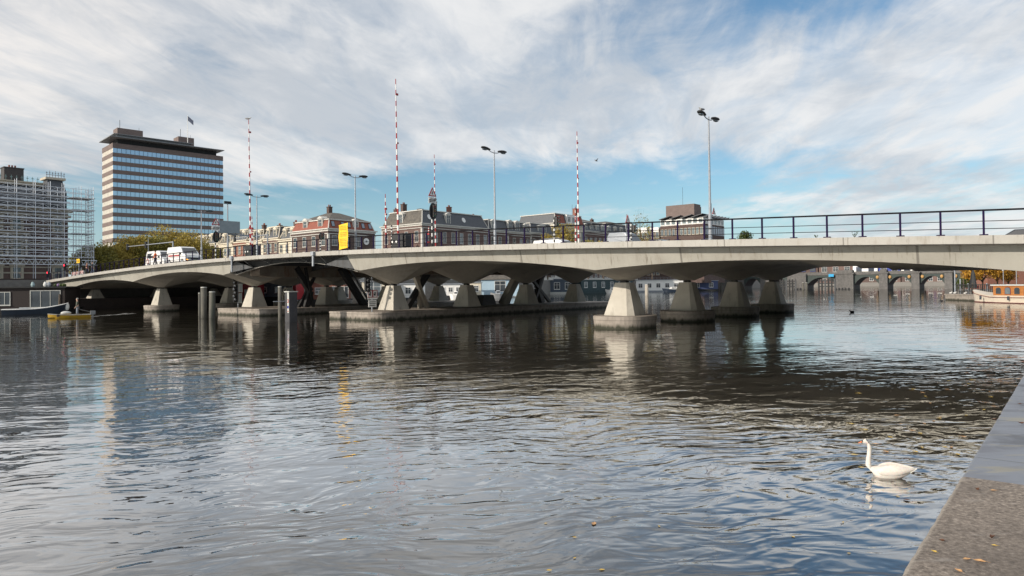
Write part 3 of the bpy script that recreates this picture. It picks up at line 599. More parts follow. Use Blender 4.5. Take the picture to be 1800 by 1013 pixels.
dz=[('slate_roof_house','grey mansard house with a comb of slanted dormers right of the tall far boom',151,165),('slate_roof_house','long grey roofed brick house with wide dark dormers left of the red triangle sign',165.1,186)]
for k,(n,l,a,c) in enumerate(dz):
    town_house(n,l,104,a,c,14,Z0,20.6,23.6+.3*k,brick_purple,slate,5+2*k,3,side=False,dormers=[((c-a)*(q+.5)/(4+k),1.9,1.9) for q in range(4+k)],chims=[(3,8,19,2.6,brick_dark,1.2)],inset=1.2,hipm=slateb,lowroof=1.6)
# ------------------------------------------------------------------ office building with pleated roof
def office():
    P=at_Y(1237,430,250); t=thing('office_building','brown and cream office block with pleated dark roof fins and brick box on top','office building',(P.x,P.y,3),TH)
    zt_=lambda py:at_Y(1237,py,250).z-3
    top=zt_(391); fl=top/4.6
    L=17.5; Rr=19.
    # left block runs towards -w side: face -w is the long lit face: use local x (w) depth and local y (u) along
    mb=MB(); mb.box(0,Rr,0,L,0,top-.4); mb.build('wall',brick_dark,t)
    # link the left lower wing
    mb=MB(); mb.box(-.5,Rr-1,L,L+16,0,top-2.4); mb.build('wing_wall',brick_dark,t)
    for f in range(5):
        z=top-(f+1)*fl*.98+.6
        if z<0: continue
        n=11
        for k in range(n): window(t,0,L*(k+.5)/n,z,L/n*.62,fl*.5,-PI/2,cream,glassl,'plain')
        n=9
        for k in range(n): window(t,Rr*(k+.5)/n,0,z,Rr/n*.74,fl*.62,0,galv,mat('sky_reflecting_glass'),'plain')
        n=8
        for k in range(n): window(t,-.5,L+16*(k+.5)/n,z-.6,16/n*.62,fl*.45,-PI/2,cream,glassl,'plain')
    mb=MB(); mb.box(.1,Rr-.1,.1,L-.1,top-.4,top+1.9); a=mb.build('attic',white,t)
    for k in range(8): window(a,.1,L*(k+.5)/8,top,1.5,1.5,-PI/2,white,glassl,'plain')
    for k in range(6): window(a,Rr*(k+.5)/6,.1,top,1.6,1.5,0,white,glassl,'plain')
    for k in range(7):
        x=k*Rr/6.2; mb=MB(); mb.loft([[(x-.3,y,top+1.95),(x+2.5,y,top+2.9),(x+2.5,y,top+3.1),(x-.3,y,top+2.2)] for y in (-1.4,6)]); mb.build('roof_fin',slate,t)
    for k in range(4):
        y=k*L/4; mb=MB(); mb.loft([[(x,y+4.2,top+1.95),(x,y-.2,top+3.0),(x,y-.2,top+3.2),(x,y+4.2,top+2.2)] for x in (-1.4,4)]); mb.build('roof_fin',slate,t)
    mb=MB(); mb.box(1,6.5,4,15.5,top+1.9,zt_(356)); mb.box(6.51,8.2,4.5,15,top+1.9,zt_(359)); mb.build('roof_box',brick_tower,t)
    mb=MB(); mb.tube([(2,9,zt_(356)),(2,9,zt_(324))],.05,5); mb.build('aerial',steel_dark,t)
    mb=MB(); 
    for k in range(3): mb.box(.6,8,L+1+k*5,L+5+k*5,top-2.4,top-.6+.3*(k%2))
    mb.build('roof_cabin',white,t)
office()
# ------------------------------------------------------------------ office tower
def tower():
    P=at_Y(198,251,271); z0=3.; t=thing('office_tower','tall brown office tower with bands of mirror glass and flat overhanging roof, flag on top','tower',(P.x,P.y,z0),R(44.5))
    T=P.z-z0; W=43.6; D=15.6
    mb=MB(); mb.box(.25,W-.25,.25,D-.25,0,T-.2); mb.build('core_wall',brick_tower,t)
    fl=3.42; wh=1.78
    for k in range(17):
        zt1=T-2.06-k*fl; zb=zt1-wh
        if zb<1: break
        mb=MB(); ztop=zt1+(2.06 if k==0 else fl-wh); mb.box(0,W,0,D,zt1,ztop); mb.build('brick_band',brick_tower,t)
        g=MB(); g.add([(.1,.1,zb),(W-.1,.1,zb),(W-.1,.1,zt1),(.1,.1,zt1)],[(0,1,2,3)]); m_=g; n=27
        for q in range(1,n): m_.box(W*q/n-.05,W*q/n+.05,.04,.099,zb,zt1,1)
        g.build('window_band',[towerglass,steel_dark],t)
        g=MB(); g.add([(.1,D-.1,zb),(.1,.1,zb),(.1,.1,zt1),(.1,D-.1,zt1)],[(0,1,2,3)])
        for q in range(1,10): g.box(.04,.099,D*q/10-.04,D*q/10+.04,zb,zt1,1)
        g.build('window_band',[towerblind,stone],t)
    # recessed top storey, overhanging slabs
    mb=MB(); mb.box(2.2,W-2.2,2,D-2,T,T+2.3); mb.build('top_storey',steel_dark,t)
    mb=MB(); mb.loft([[(-1.3,-2.0,T+2.2),(W-.2,-2.0,T+2.2),(W-.2,D-.6,T+2.2),(-1.3,D-.6,T+2.2)],[(-1.3,-2.0,T+2.45),(W-.2,-2.0,T+2.45),(W-.2,D-.6,T+2.45),(-1.3,D-.6,T+2.45)],[(0,0,T+2.75),(W-2,0,T+2.75),(W-2,D,T+2.75),(0,D,T+2.75)]]); mb.build('roof_slab',steel_grey,t)
    mb=MB(); mb.box(1.5,W*.68,.5,D-1,T+2.75,T+3.6); mb.box(.3,W*.7,-.6,D,T+3.6,T+3.85); mb.build('upper_roof_slab',steel_grey,t)
    for x0,x1,h in ((3.0,12.5,3.1),(26.5,33.,3.0)):
        mb=MB(); mb.box(x0,x1,5,11,T+3.3,T+4.3+h); p=mb.build('plant_room',brick_tower,t)
        mb=MB(); mb.tube([(x0+1,5.5,T+4.2+h),(x0+1,5.5,T+7.6+h)],.09,5); mb.build('aerial',steel_dark,p)
        mb=MB(); mb.tube([(x1-1.2,6,T+4.2+h),(x1-1.2,6,T+5.6+h)],.06,5); mb.build('aerial',steel_dark,p)
    mb=MB(); mb.tube([(29.3,2,T+3.5),(29.3,2,T+16.2)],[.16,.09],7); fp=mb.build('flagpole',white,t)
    mb=MB(); n=8; vs=[]
    for i in range(n+1):
        for j in range(2): vs.append((29.35+i*.30,2+.18*math.sin(i*1.1),T+16-(2.0*j)-i*.22+.1*math.sin(i)))
    mb.add(vs,[(2*i,2*i+1,2*i+3,2*i+2) for i in range(n)]); fl_=mb.build('flag',mat('flag_cloth',(.35,.35,.4),(.12,.13,.2),.9),fp)
tower()
# ------------------------------------------------------------------ scaffolded hotel-like building on the left
def scaffold_building():
    s0=104.; wr=SW(at_s(112,400,s0))[1]; wr=wr+.6; w0=wr-30; z0=4.2
    t=thing('ornate_brick_building','ornate dark red brick building with sandstone bands, slate mansard and corner turret, wrapped in scaffolding','building',B(s0,w0,z0),TH)
    W=30.; zf=lambda py:at_s(60,py,s0).z-z0
    eave=zf(370); rt=zf(325)
    mb=MB(); mb.box(0,W,0,16,0,eave); mb.build('wall',brick_purple,t)
    mb=MB()
    for py in (376,384,397,408,418,427,438,452,461,470,480): z=zf(py); mb.box(-.05,W+.08,-.09,.02,z-.10,z+.10)
    mb.box(-.3,W+.35,-.38,.02,eave-.9,eave-.5); mb.box(-.5,W+.5,-.6,.1,eave-.05,eave+.35); mb.build('stone_bands',stone,t)
    mb=MB(); mb.loft([[(.1,.1,eave+.36),(W-3.2,.1,eave+.36),(W-3.2,15,eave+.36),(.1,15,eave+.36)],[(.1,1.8,rt),(W-3.2,1.8,rt),(W-3.2,14,rt),(.1,14,rt)]]); mb.build('mansard_roof',slate,t)
    mb=MB(); mb.box(0,W-3.0,1.5,14.2,rt,rt+.45); mb.box(0,W-3.,1.3,1.6,rt+.45,rt+.6); mb.build('roof_parapet',stone,t)
    for x in (W-19.,W-14.2,W-8.9,W-5.4):
        mb=MB(); mb.M=Matrix.Translation((x,.95,eave+1.6))@Matrix.Rotation(-math.atan2(1.7,rt-eave),4,'X'); mb.box(-.4,.4,-.08,0,0,1.2); mb.build('rooflight',mat('sky_reflecting_glass',(.22,.27,.33)),t)
    # windows in stone surrounds, three storeys
    pts=[W-9.5,W-6.9,W-1.4,W-14.7,W-19,W-23]
    for py0,py1 in ((404,386),(450,424),(489,470)):
        for x in pts:
            z=zf(py0); h=zf(py1)-z
            o=window(t,x,-.05,z,1.0,h,0,cream,glass,'sash')
            mb=MB(); mb.box(x-.85,x-.6,-.2,.0,z-.3,z+h+.1); mb.box(x+.6,x+.85,-.2,.0,z-.3,z+h+.1); mb.box(x-1.0,x+1.0,-.28,.0,z+h+.1,z+h+.4); mb.box(x-1.,x+1.,-.3,0,z-.5,z-.3)
            mb.loft([[(x+q*.9,y,z+h+.4+(.45*(1-q*q))) for q in (-1,-.5,0,.5,1)]+[(x+.9,y,z+h+.38)] for y in (-.24,-.02)]); mb.build('stone_surround',stone,t)
    # oriel portal
    x0,x1=W-10.8,W-5.6; mb=MB(); mb.box(x0,x0+.35,-.5,.0,zf(452),zf(415)); mb.box(x1-.35,x1,-.5,.0,zf(452),zf(415)); mb.box((x0+x1)/2-.2,(x0+x1)/2+.2,-.5,0,zf(452),zf(415)); mb.box(x0-.25,x1+.25,-.75,.0,zf(415),zf(409)); mb.build('stone_portal',stone,t)
    # turret
    tx=W-3.1; tt=zf(312)
    mb=MB(); mb.box(tx,tx+3.0,.2,3.2,eave+.36,eave+3.2); mb.loft([[(tx+.0,.2,eave+3.2),(tx+3.0,.2,eave+3.2),(tx+3,3.2,eave+3.2),(tx,3.2,eave+3.2)],[(tx+.5,.7,tt),(tx+2.5,.7,tt),(tx+2.5,2.7,tt),(tx+.5,2.7,tt)]]); mb.build('turret',slate,t)
    mb=MB(); mb.box(tx+.1,tx+2.9,.3,3.1,tt,tt+.35); mb.build('turret_cornice',stone,t)
    mb=MB()
    for i in range(7):
        x=tx+.3+i*.4; mb.tube([(x,.5,tt+.35),(x,.5,tt+1.2+.2*(i%2))],.05,5); mb.box(x-.12,x+.12,.45,.55,tt+1.0,tt+1.1)
    mb.box(tx+.2,tx+2.8,.46,.54,tt+.7,tt+.78); mb.build('turret_crest',galv,t)
    mb=MB()
    for i in range(38):
        x=.5+i*.7; mb.tube([(x,2,rt+.6),(x,2,rt+1.5)],.035,4); mb.box(x-.15,x+.15,1.98,2.02,rt+1.15,rt+1.25)
    mb.build('roof_crest',mat('verdigris',(.16,.25,.25),(.12,.19,.19)),t)
    chimney(t,W-6.,6,rt,3.0,mat('black_brick',(.05,.045,.045)),2.6,2.0,3)
    mb=MB(); mb.ell((W-10.4,3,rt+1.0),(.45,.45,.7)); mb.build('roof_finial',brick_red,t)
    # scaffold, its own thing
    sc=thing('scaffold','tall steel tube scaffold with plank decks wrapped round the ornate brick building','scaffold',B(s0-1.6,w0,z0),TH)
    top=zf(322); lev=[zf(q) for q in (452,441,431,420,409,396,386,374,366,355,344,335)]
    xs=[W-27,W-24.8,W-22.5,W-20.3,W-18,W-16,W-13.9,W-11.8,W-9.6,W-7.3,W-4.9,W-2.9,W-1.,W+1.4,W+3.2]
    for i,x in enumerate(xs):
        for y in (0,1.05):
            h=top if (x>W+.5) else zf(330)+1.0; mb=MB(); mb.tube([(x,y,.02),(x,y,h)],.035 if y else .05,6); mb.build('standard',scafm,sc)
    for i,z in enumerate(lev):
        xe=W+3.2; n=MB()
        n.tube([(W-27,-.03,z),(xe,-.03,z)],.04,5); n.tube([(W-27,1.08,z),(xe,1.08,z)],.035,5); n.tube([(W-27,-.05,z+.62),(xe,-.05,z+.62)],.035,5)
        n.box(W-27,W-.2,-.02,.03,z+.05,z+(.20 if i%3==0 else .09)); n.build('ledger_tubes',scafm,sc)
        if i%2==0:
            p=MB(); p.box(W-27,W-.4,.08,.98,z+.06,z+.13); p.box(W+.2,W+3.5,.1,3.6,z+.06,z+.13); p.build('plank_deck',mat('scaffold_plank',(.36,.33,.29),(.24,.22,.20),3),sc)
        d=MB()
        for a,c in zip(xs,xs[1:]):
            m_=(a+c)/2
            d.tube([(a,-.06,z),(m_,-.06,z+.6)],.022,4); d.tube([(m_,-.06,z+.6),(c,-.06,z)],.022,4); d.tube([(m_,-.06,z+.6),(m_,-.06,z)],.04,4)
        for y in (0,1.1,2.4,3.6): d.tube([(xe,y,z),(xe,y+1.1 if y<3 else y,z+.6)],.028,4)
        d.tube([(xe,0,z),(xe,3.6,z)],.04,5); d.tube([(xe,0,z+.62),(xe,3.6,z+.62)],.03,5)
        d.build('braces',scafm,sc)
    for x in (W+1.4,W+3.2):
        for y in (2.4,3.6): mb=MB(); mb.tube([(x,y,.0),(x,y,top)],.045,6); mb.build('standard',scafm,sc)
    mb=MB()      # lattice girder and raking tubes at the foot
    z=zf(457)
    mb.tube([(W-12,-.2,z),(W+3.6,-.2,z)],.06,5); mb.tube([(W-12,-.2,z-.75),(W+3.6,-.2,z-.75)],.06,5)
    for k in range(20): x=W-12+k*.78; mb.tube([(x,-.2,z),(x+.39,-.2,z-.75)],.035,4); mb.tube([(x+.39,-.2,z-.75),(x+.78,-.2,z)],.035,4)
    mb.build('lattice_girder',scafm,sc)
    for (xa,za,xb,zb) in ((W-24,1,W-20,11),(W-18,.6,W-12.6,9.5),(W-13,4.5,W-11,12.5),(W-20,2.,W-17.6,10)): mb=MB(); mb.tube([(xa,-.25,za),(xb,-.25,zb)],.06,5); mb.build('raker',scafm,sc)
    mb=MB(); mb.box(W-16.,W-12,-.25,-.15,zf(459),zf(455.5)); mb.build('blue_sheet',mat('blue_sheet',(.03,.05,.11),(.02,.035,.08)),sc)
scaffold_building()
# ------------------------------------------------------------------ trees
def tree(name,label,loc,h,cr,crown_z,mats,n=2600,leaf=.34,dens=9,group=None,trunk_r=.22,squash=.8,bare=0.,cat='tree'):
    t=thing(name,label,cat,loc,random.random()*6,group); rr=np.random.default_rng(abs(hash(label+str(round(loc[0],1))))%1000 if False else int(abs(loc[0]*37+loc[1]*11))%99991)
    mb=MB(); mb.tube([(0,0,0),(.06*h*.2,0,crown_z*.5),(0,.02*h,crown_z),(.0,.0,h*.86)],[trunk_r,trunk_r*.8,trunk_r*.62,trunk_r*.15],8)
    cents=[]
    for k in range(dens):
        a=k*2.4+rr.uniform(-.4,.4); r=cr*rr.uniform(.35,.72)*(.55 if k%4==0 else 1); z=crown_z+(h-crown_z)*rr.uniform(.22,.86); rad=cr*rr.uniform(.32,.55)
        if z>crown_z+(h-crown_z)*.62: r*=.55
        c=(r*math.cos(a),r*math.sin(a),z); cents.append((c,rad))
        z1=crown_z*rr.uniform(.75,1.05); mb.tube([(0,0,z1),(c[0]*.5,c[1]*.5,(z1+z)*.52),(c[0]*.9,c[1]*.9,z)],[trunk_r*.45,trunk_r*.28,trunk_r*.08],5)
        for q in range(3+int(bare*5)):
            e=rr.normal(size=3); e/=np.linalg.norm(e); e[2]=abs(e[2]); mb.tube([(c[0]*.7,c[1]*.7,(z1+z*2)/3),(c[0]+e[0]*rad,c[1]+e[1]*rad,z+e[2]*rad*(1+bare*.5))],[trunk_r*.12,trunk_r*.03],4)
    mb.build('trunk',bark,t)
    cc=np.array([c for c,_ in cents]); rd=np.array([r for _,r in cents]); idx=rr.integers(0,len(cents),n)
    d=rr.normal(size=(n,3)); d/=np.linalg.norm(d,axis=1)[:,None]; rad=rd[idx]*rr.uniform(.35,1.08,n)**.6
    d[:,2]*=squash; p=cc[idx]+d*rad[:,None]
    sz=leaf*rr.uniform(.6,1.25,n); a=rr.normal(size=(n,3)); a/=np.linalg.norm(a,axis=1)[:,None]; b=np.cross(a,rr.normal(size=(n,3))); b/=np.linalg.norm(b,axis=1)[:,None]
    v=np.stack([p-a*sz[:,None]*.6,p-b*sz[:,None]*.38,p+a*sz[:,None]*.6,p+b*sz[:,None]*.38],1).reshape(-1,3)
    me=bpy.data.meshes.new('crown'); me.vertices.add(4*n); me.vertices.foreach_set('co',v.ravel()); me.loops.add(4*n); me.loops.foreach_set('vertex_index',np.arange(4*n,dtype=np.int32)); me.polygons.add(n); me.polygons.foreach_set('loop_start',np.arange(0,4*n,4,dtype=np.int32)); me.polygons.foreach_set('loop_total',np.full(n,4,dtype=np.int32)); me.materials.append(mats); me.update(calc_edges=True); me.validate()
    link(me,'crown',t); return t
ol=leafmat('autumn_olive_leaves',(.20,.15,.03),(.34,.26,.05),(.46,.36,.09))
ol2=leafmat('olive_green_leaves',(.12,.12,.03),(.22,.20,.045),(.36,.30,.07))
gold=leafmat('golden_leaves',(.22,.10,.012),(.42,.21,.02),(.50,.29,.05))
grn=leafmat('green_leaves',(.03,.05,.012),(.06,.085,.02),(.11,.13,.035))
spec=[(170,441,118,'olive autumn tree right of the scaffold',ol2,4.2),(196,436,122,'olive autumn tree beside the scaffold, second from the left',ol,4.6),(222,424,126,'yellow tree in front of the left half of the office tower',ol,4.6),(248,419,132,'yellowish tree below the tower left of the vans',ol,5.0),(276,420,128,'olive tree behind the rear white van',ol2,4.8),(304,409,134,'tallest yellow autumn tree above the white vans',ol,5.8),(332,413,130,'yellow green tree above the front white van',ol,4.8),(352,428,138,'low green tree right of the front white van',ol2,3.8),(372,436,142,'small olive tree behind the signal post',ol2,3.2),(150,452,126,'low olive tree partly behind the scaffold end',ol2,3.4)]
for px,py,Y_,lab,m_,cr in spec:
    top=at_Y(px,py,Y_); h=top.z-4.2; tree('autumn_tree',lab,(top.x,top.y,4.2),h*1.04,cr,h*.28,m_,6000,.29,14,'autumn trees before the tower',.25)
for px,py,Y_,h_,lab,m_,cr,nn,bare in ((880,377,215,5,'half bare tree showing above the slate roofs right of the middle street lamp',ol2,3.0,350,1.),(990,388,190,5,'yellow green tree beside the tall far boom',ol,5.2,3200,.3),(962,402,186,5,'sparse yellowish tree in front of the terracotta roof house',ol,3.2,900,.8),(1033,418,176,5,'low green tree left of the slate roofed row',ol2,3.2,1300,.3),(1124,377,205,5,'nearly bare tree right of the red triangle sign',ol2,4.6,700,1.2),(1145,392,215,5,'bare tree before the office wing',ol2,4.,450,1.2),(1308,404,230,5,'rounded green tree right of the office block',grn,4.0,2600,.1),(1060,422,176,5,'small yellow shrubby tree before the grey roofed row',ol,2.6,900,.3),(655,436,150,5,'low yellow bush tree by the brick corner house',ol,2.4,800,.2)):
    top=at_Y(px,py,Y_); h=top.z-4.2; tree('street_tree',lab,(top.x,top.y,4.2),h*1.03,cr,h*(.3 if h>6 else .12),m_,nn,.38,9 if cr>3 else 6,'trees on the far bank street',.22,bare=bare)
# ------------------------------------------------------------------ street furniture on the bridge
def lamp(s,w_,h,lab,z=None,arm=.85):
    t=thing('street_lamp',lab,'street lamp',B(s,w_,zt(s) if z is None else z),TH,'double headed street lamps along the bridge')
    mb=MB(); mb.tube([(0,0,0),(0,0,1.35),(0,0,1.45),(0,0,h)],[.095,.09,.065,.038],10); mb.tube([(0,0,0),(0,0,.06)],.16,10); mb.build('pole',galv,t,smooth=False)
    mb=MB(); mb.tube([(-arm*.7,0,h-.03),(-.3,0,h-.13),(0,0,h-.16),(.3,0,h-.13),(arm*.7,0,h-.03)],.028,6); mb.build('arm',galv,t)
    for sg in (-1,1):
        mb=MB(); x=sg*arm*.97
        rg=[]
        for q,a,b in ((-.44,.05,.04),(-.36,.09,.07),(-.1,.15,.11),(.15,.16,.11),(.34,.11,.08),(.42,.03,.03)):
            rg.append([(x+sg*q,a*math.cos(2*PI*k/10),h+.02+q*.06+b*math.sin(2*PI*k/10)*(1 if math.sin(2*PI*k/10)>0 else .6)) for k in range(10)])
        if sg<0: rg=[r[::-1] for r in rg]
        mb.loft(rg); hd=mb.build('lamp_head',steel_dark,t,smooth=True)
        mb=MB(); mb.ell((x+sg*.08,0,h-.06),(.24,.12,.05),10,5); mb.build('lamp_glass',glassl,hd)
    return t
l1=lamp(-6.86,-3.0,11.25-zt(-6.86),'tall street lamp nearest the camera with a gull on its left head')
for s,lab,hh in ((7.9,'double headed street lamp before the slate roofed brick houses',11.5),(22.6,'double headed street lamp beside the yellow banner',11.5),(37.4,'double headed street lamp right of the left booms',11.3),(48.26,'farthest double headed street lamp, seen against the office tower',10.75)):
    lamp(s,-3.0,hh-zt(s),lab)
stripe_red=None
def banded(mb,p0,p1,r0,r1,n,ma,mb_):
    p0,p1=Vector(p0),Vector(p1)
    for k in range(n):
        a=k/n; b=(k+1)/n; mb.tube([tuple(p0.lerp(p1,a)),tuple(p0.lerp(p1,b))],[r0+(r1-r0)*a,r0+(r1-r0)*b],8,ma if k%2==0 else mb_)
def boom(s,w_,ztop,lab,n=25,zb=None,r=.085,cab=True):
    z=zt(s); t=thing('barrier_boom',lab,'barrier boom',B(s,w_,z),TH,'raised red and white barrier booms')
    h=ztop-z; mb=MB(); lean=-.012
    banded(mb,(0,0,1.0),(lean*h,lean*.3*h,h),r,r*.35,n,0,1); mb.build('boom',[red,white],t)
    mb=MB(); mb.box(-.07,.07,-.07,.07,h*.62,h*.62+.12); mb.box(-.09,.09,-.05,.05,h-1.2,h-1.05); mb.build('boom_light',red,t)
    if cab:
        mb=MB(); mb.box(-.45,.45,-1.0,.25,0,1.15); mb.box(-.3,.3,-1.15,-1.0,.15,1.0); mb.box(-.2,.2,.25,.5,.3,.95); c=mb.build('cabinet',black,t,bevel=.03)
        for y in (-.35,.1): mb=MB(); mb.tube([(-.46,y,.55),(-.5,y,.55)],.09,12); mb.build('cabinet_lamp',white,c)
    return t
boom(17.95,-2.6,18.3,'tallest red and white striped boom, raised beside the brick corner house',29)
boom(39.25,-2.6,18.7,'tall red and white striped boom left of centre with a gull on its tip',29)
boom(17.3,20.5,18.1,'slim striped boom far across the deck, right of the middle, in front of yellow trees',27,r=.10)
boom(38.,20.5,18.5,'distant striped boom rising behind the triangle warning sign',27,r=.095)
boom(19.0,-2.9,9.7,'short red and white boom just left of the tallest boom',11,r=.075,cab=False)
boom(38.2,-3.0,9.4,'short striped boom right of the left tall boom',11,r=.075,cab=False)
boom(14.6,-2.6,6.95,'very short striped boom low behind the railing beside the signal post',7,r=.06,cab=False)
boom(18.0,21,10.6,'short striped boom left of the slim far boom',13,r=.09,cab=False)
bwm=[black,white]
def triangle_sign(par,x,y,z,sz,plate=True):
    mb=MB(); tri=lambda k,yy:[(x-k,yy,z-k*.58),(x+k,yy,z-k*.58),(x,yy,z+k*1.15)]
    mb.loft([tri(sz,y),tri(sz,y+.03)]); a=mb.build('triangle_sign',red,par)
    mb=MB(); mb.loft([tri(sz*.66,y-.008),tri(sz*.66,y-.001)]); b=mb.build('sign_face',white,a)
    mb=MB(); mb.box(x-sz*.08,x+sz*.08,y-.016,y-.009,z-.25*sz,z+.35*sz); mb.box(x-sz*.25,x+sz*.05,y-.016,y-.009,z-.05*sz,z+.06*sz); mb.build('sign_symbol',black,a)
    if plate:
        mb=MB(); mb.box(x-sz,x+sz,y,y+.02,z-sz*1.9,z-sz*.7); p=mb.build('sign_plate',white,par)
        mb=MB()
        for q in (-1.05,-1.3,-1.55): mb.box(x-sz*.75,x+sz*.65,y-.006,y-.001,z+sz*q-.03,z+sz*q+.02)
        mb.build('plate_writing',steel_dark,p)
def signal_head(par,x,y,z,r=.38,h=1.25,cols=True,face=-1):
    mb=MB(); mb.loft([[(x+r*math.copysign(abs(math.cos(2*PI*k/20))**.9,math.cos(2*PI*k/20)),yy,z+h/2*math.sin(2*PI*k/20)) for k in range(20)] for yy in ((y,y+.04))]); b=mb.build('backboard',black,par)
    mb=MB(); mb.box(x-.12,x+.12,y-.17,y-.002,z-h*.36,z+h*.36); mb.build('signal_box',black,b)
    for q,c in ((.26,'dark_red_lens'),(0,'dark_amber_lens'),(-.26,'dark_green_lens')):
        mb=MB(); mb.tube([(x,y-.171,z+q*h),(x,y-.2,z+q*h)],.09,12); mb.build('lens',mat(c,{'dark_red_lens':(.12,.01,.01),'dark_amber_lens':(.12,.06,.01),'dark_green_lens':(.01,.07,.04)}[c],rough=.2),b)
        mb=MB(); mb.tube([(x,y-.19,z+q*h+.1),(x,y-.36,z+q*h+.07)],.06,6); mb.build('visor',black,b)
def signal_post(s,w_,h,lab,cat='traffic signal',tri=True,sig=2.8,sz=.42,sr=.4,sh=1.3):
    t=thing('signal_post',lab,cat,B(s,w_,zt(s)),TH-R(0))
    mb=MB(); banded(mb,(0,0,0),(0,0,sig+.7 if tri else h),.06,.055,14,1,0); mb.build('striped_pole',bwm,t)
    if tri:
        mb=MB(); mb.tube([(0,0,sig+.6),(0,0,h-.3)],.035,6); mb.build('pole_top',galv,t); triangle_sign(t,0,-.08,h-.45,sz)
        for sg in (-1,1): mb=MB(); mb.ell((sg*.28,-.1,sig+.95),(.1,.14,.1),8,6); mb.build('bell',steel_grey,t)
    signal_head(t,0,-.16,sig,sr,sh)
    return t
signal_post(17.0,0,4.85,'striped signal post with warning triangle and oval traffic light before the brick corner house',sig=3.0)
signal_post(45.3,-3,4.2,'striped signal post with the back of a triangle sign, left of the information board',sig=2.3,sr=.36,sh=1.15)
signal_post(7.5,3,2.25,'small traffic light on a striped post above the white van with orange stripe',tri=False,sig=1.95,sr=.17,sh=.85)
signal_post(27.35,-3.0,1.75,'low round backed signal behind the railing left of the yellow banner',tri=False,sig=1.35,sr=.24,sh=.6)
signal_post(18.7,-2.6,1.85,'low signal behind the railing beside the black boom cabinet',tri=False,sig=.55,sr=.25,sh=.55)
signal_post(4.1,8.,2.1,'small dark traffic light beside the white lorry cab',tri=False,sig=1.6,sr=.2,sh=.7)
for s,w_,h,lab in ((4.5,8.05,2.5,'red triangle warning sign on a plain pole by the bare tree'),(-6.86,-2.88,1.75,'small red triangle sign fixed low on the nearest street lamp')):
    t=thing('warning_sign',lab,'road sign',B(s,w_,zt(s)),TH-R(0)); mb=MB(); mb.tube([(0,0,0),(0,0,h+.2)],.035,6); mb.build('pole',galv,t); triangle_sign(t,0 if w_>0 else .12,-.12,h-.25,.36 if w_>0 else .2,w_>0)
# information board seen from behind, on a mast
t=thing('information_board','grey back of a large information board on a tall mast with floodlights','sign board',B(48.6,0,zt(48.6)),TH-R(5))
mb=MB(); mb.tube([(0,0,0),(0,0,6.4)],[.11,.055],8); mb.build('mast',galv,t)
mb=MB(); mb.box(-1.0,1.15,-.45,-.15,3.05,4.35); mb.build('board',mat('board_grey',(.26,.30,.32),(.22,.26,.28)),t,bevel=.02)
mb=MB(); mb.box(-1.22,-1.01,-.5,-.1,3.0,4.45); mb.box(-.05,.05,-.14,-.05,3.2,4.2); mb.box(-.1,.02,-.46,-.452,3.62,3.72); mb.box(.2,.3,-.46,-.452,3.62,3.72); mb.build('board_side',galv,t)
mb=MB(); mb.beam((0,0,3.0),(3.4,-.3,2.82),.1,.16); mb.build('bracket_arm',galv,t)
mb=MB(); mb.box(-.35,.35,-.1,.1,6.35,6.5); mb.box(-.36,-.08,-.18,.12,6.22,6.34); mb.box(.08,.36,-.18,.12,6.22,6.34); mb.build('floodlights',steel_dark,t)
# yellow banner
t=thing('yellow_banner','bright yellow cloth notice banner hung upright on the bridge railing','banner',B(24.35,-4.12,zt(24.35)),TH-PI/2)
P0=A_l(at_w(597.5,400,-4.12)); P1=A_l(at_w(613.5,397,-4.12)); hw=abs(P0[1]-P1[1])/2
t.location=B((P0[1]+P1[1])/2,-4.12,zt((P0[1]+P1[1])/2)); mb=MB(); n=10; m_=7; vs=[]
for i in range(n+1):
    for j in range(m_+1):
        q=i/n; u=-1+2*j/m_; vs.append((-hw*1.0*u if False else hw*u*(1-.05*q)-.03*q, -.12-.03*math.sin(3*q*PI)*u-.02*math.cos(u*4), 2.05+.06*(u) -(1.93)*q))
mb.add(vs,[(i*(m_+1)+j,(i+1)*(m_+1)+j,(i+1)*(m_+1)+j+1,i*(m_+1)+j+1) for i in range(n) for j in range(m_)]); 
t.rotation_euler=(0,0,TH-PI/2); ban=mb.build('cloth',yellow,t); sol=ban.modifiers.new('thick','SOLIDIFY'); sol.thickness=.015
random.seed(3)
for r_ in range(13):
    mb=MB(); mb.box(-hw*.72,hw*.72,-.166,-.163,1.86-r_*.125,1.872-r_*.125)
    z=1.86-r_*.125; x=-hw*.72
    if r_ in (3,7): continue
    while x<hw*.66:
        l=random.uniform(.08,.22); mb.box(x,min(x+l,hw*.72),-.175,-.165,z,z+.026); x+=l+.05
    mb.build('banner_writing',mat('banner_ink',(.45,.22,.02),(.4,.2,.02)),ban)
# traffic light gantries in the distance
def gantry(s,w_,arm,h,lab,heads):
    t=thing('signal_gantry',lab,'traffic light gantry',B(s,w_,zt(s)),TH-PI/2)
    mb=MB(); mb.tube([(0,0,0),(0,0,h+.1)],.09,8); mb.tube([(0,0,h),(-arm,0,h+.05)],[.07,.05],7); mb.build('gantry_arm',galv,t)
    for x in heads:
        mb=MB(); mb.box(-x-.17,-x+.17,-.15,.1,h-.45,h+.45); mb.build('signal_head',black,t,bevel=.04)
    return t
gantry(68.5,3.,14.6,3.7,'long signal gantry arm with two black traffic lights left of the vans',(14.4,8.2))
gantry(56.,9,9.,3.9,'signal gantry arm behind the striped post, with one black traffic light',(8.,2.5))
t=thing('traffic_light','single dark traffic light on a thin pole behind the railing left of the vans','traffic light',B(76,3,zt(76)),TH-PI/2)
mb=MB(); mb.tube([(0,0,0),(0,0,4.8)],.045,6); mb.build('pole',galv,t); mb=MB(); mb.box(-.35,.02,-.2,.1,1.9,2.8); mb.build('signal_head',black,t)
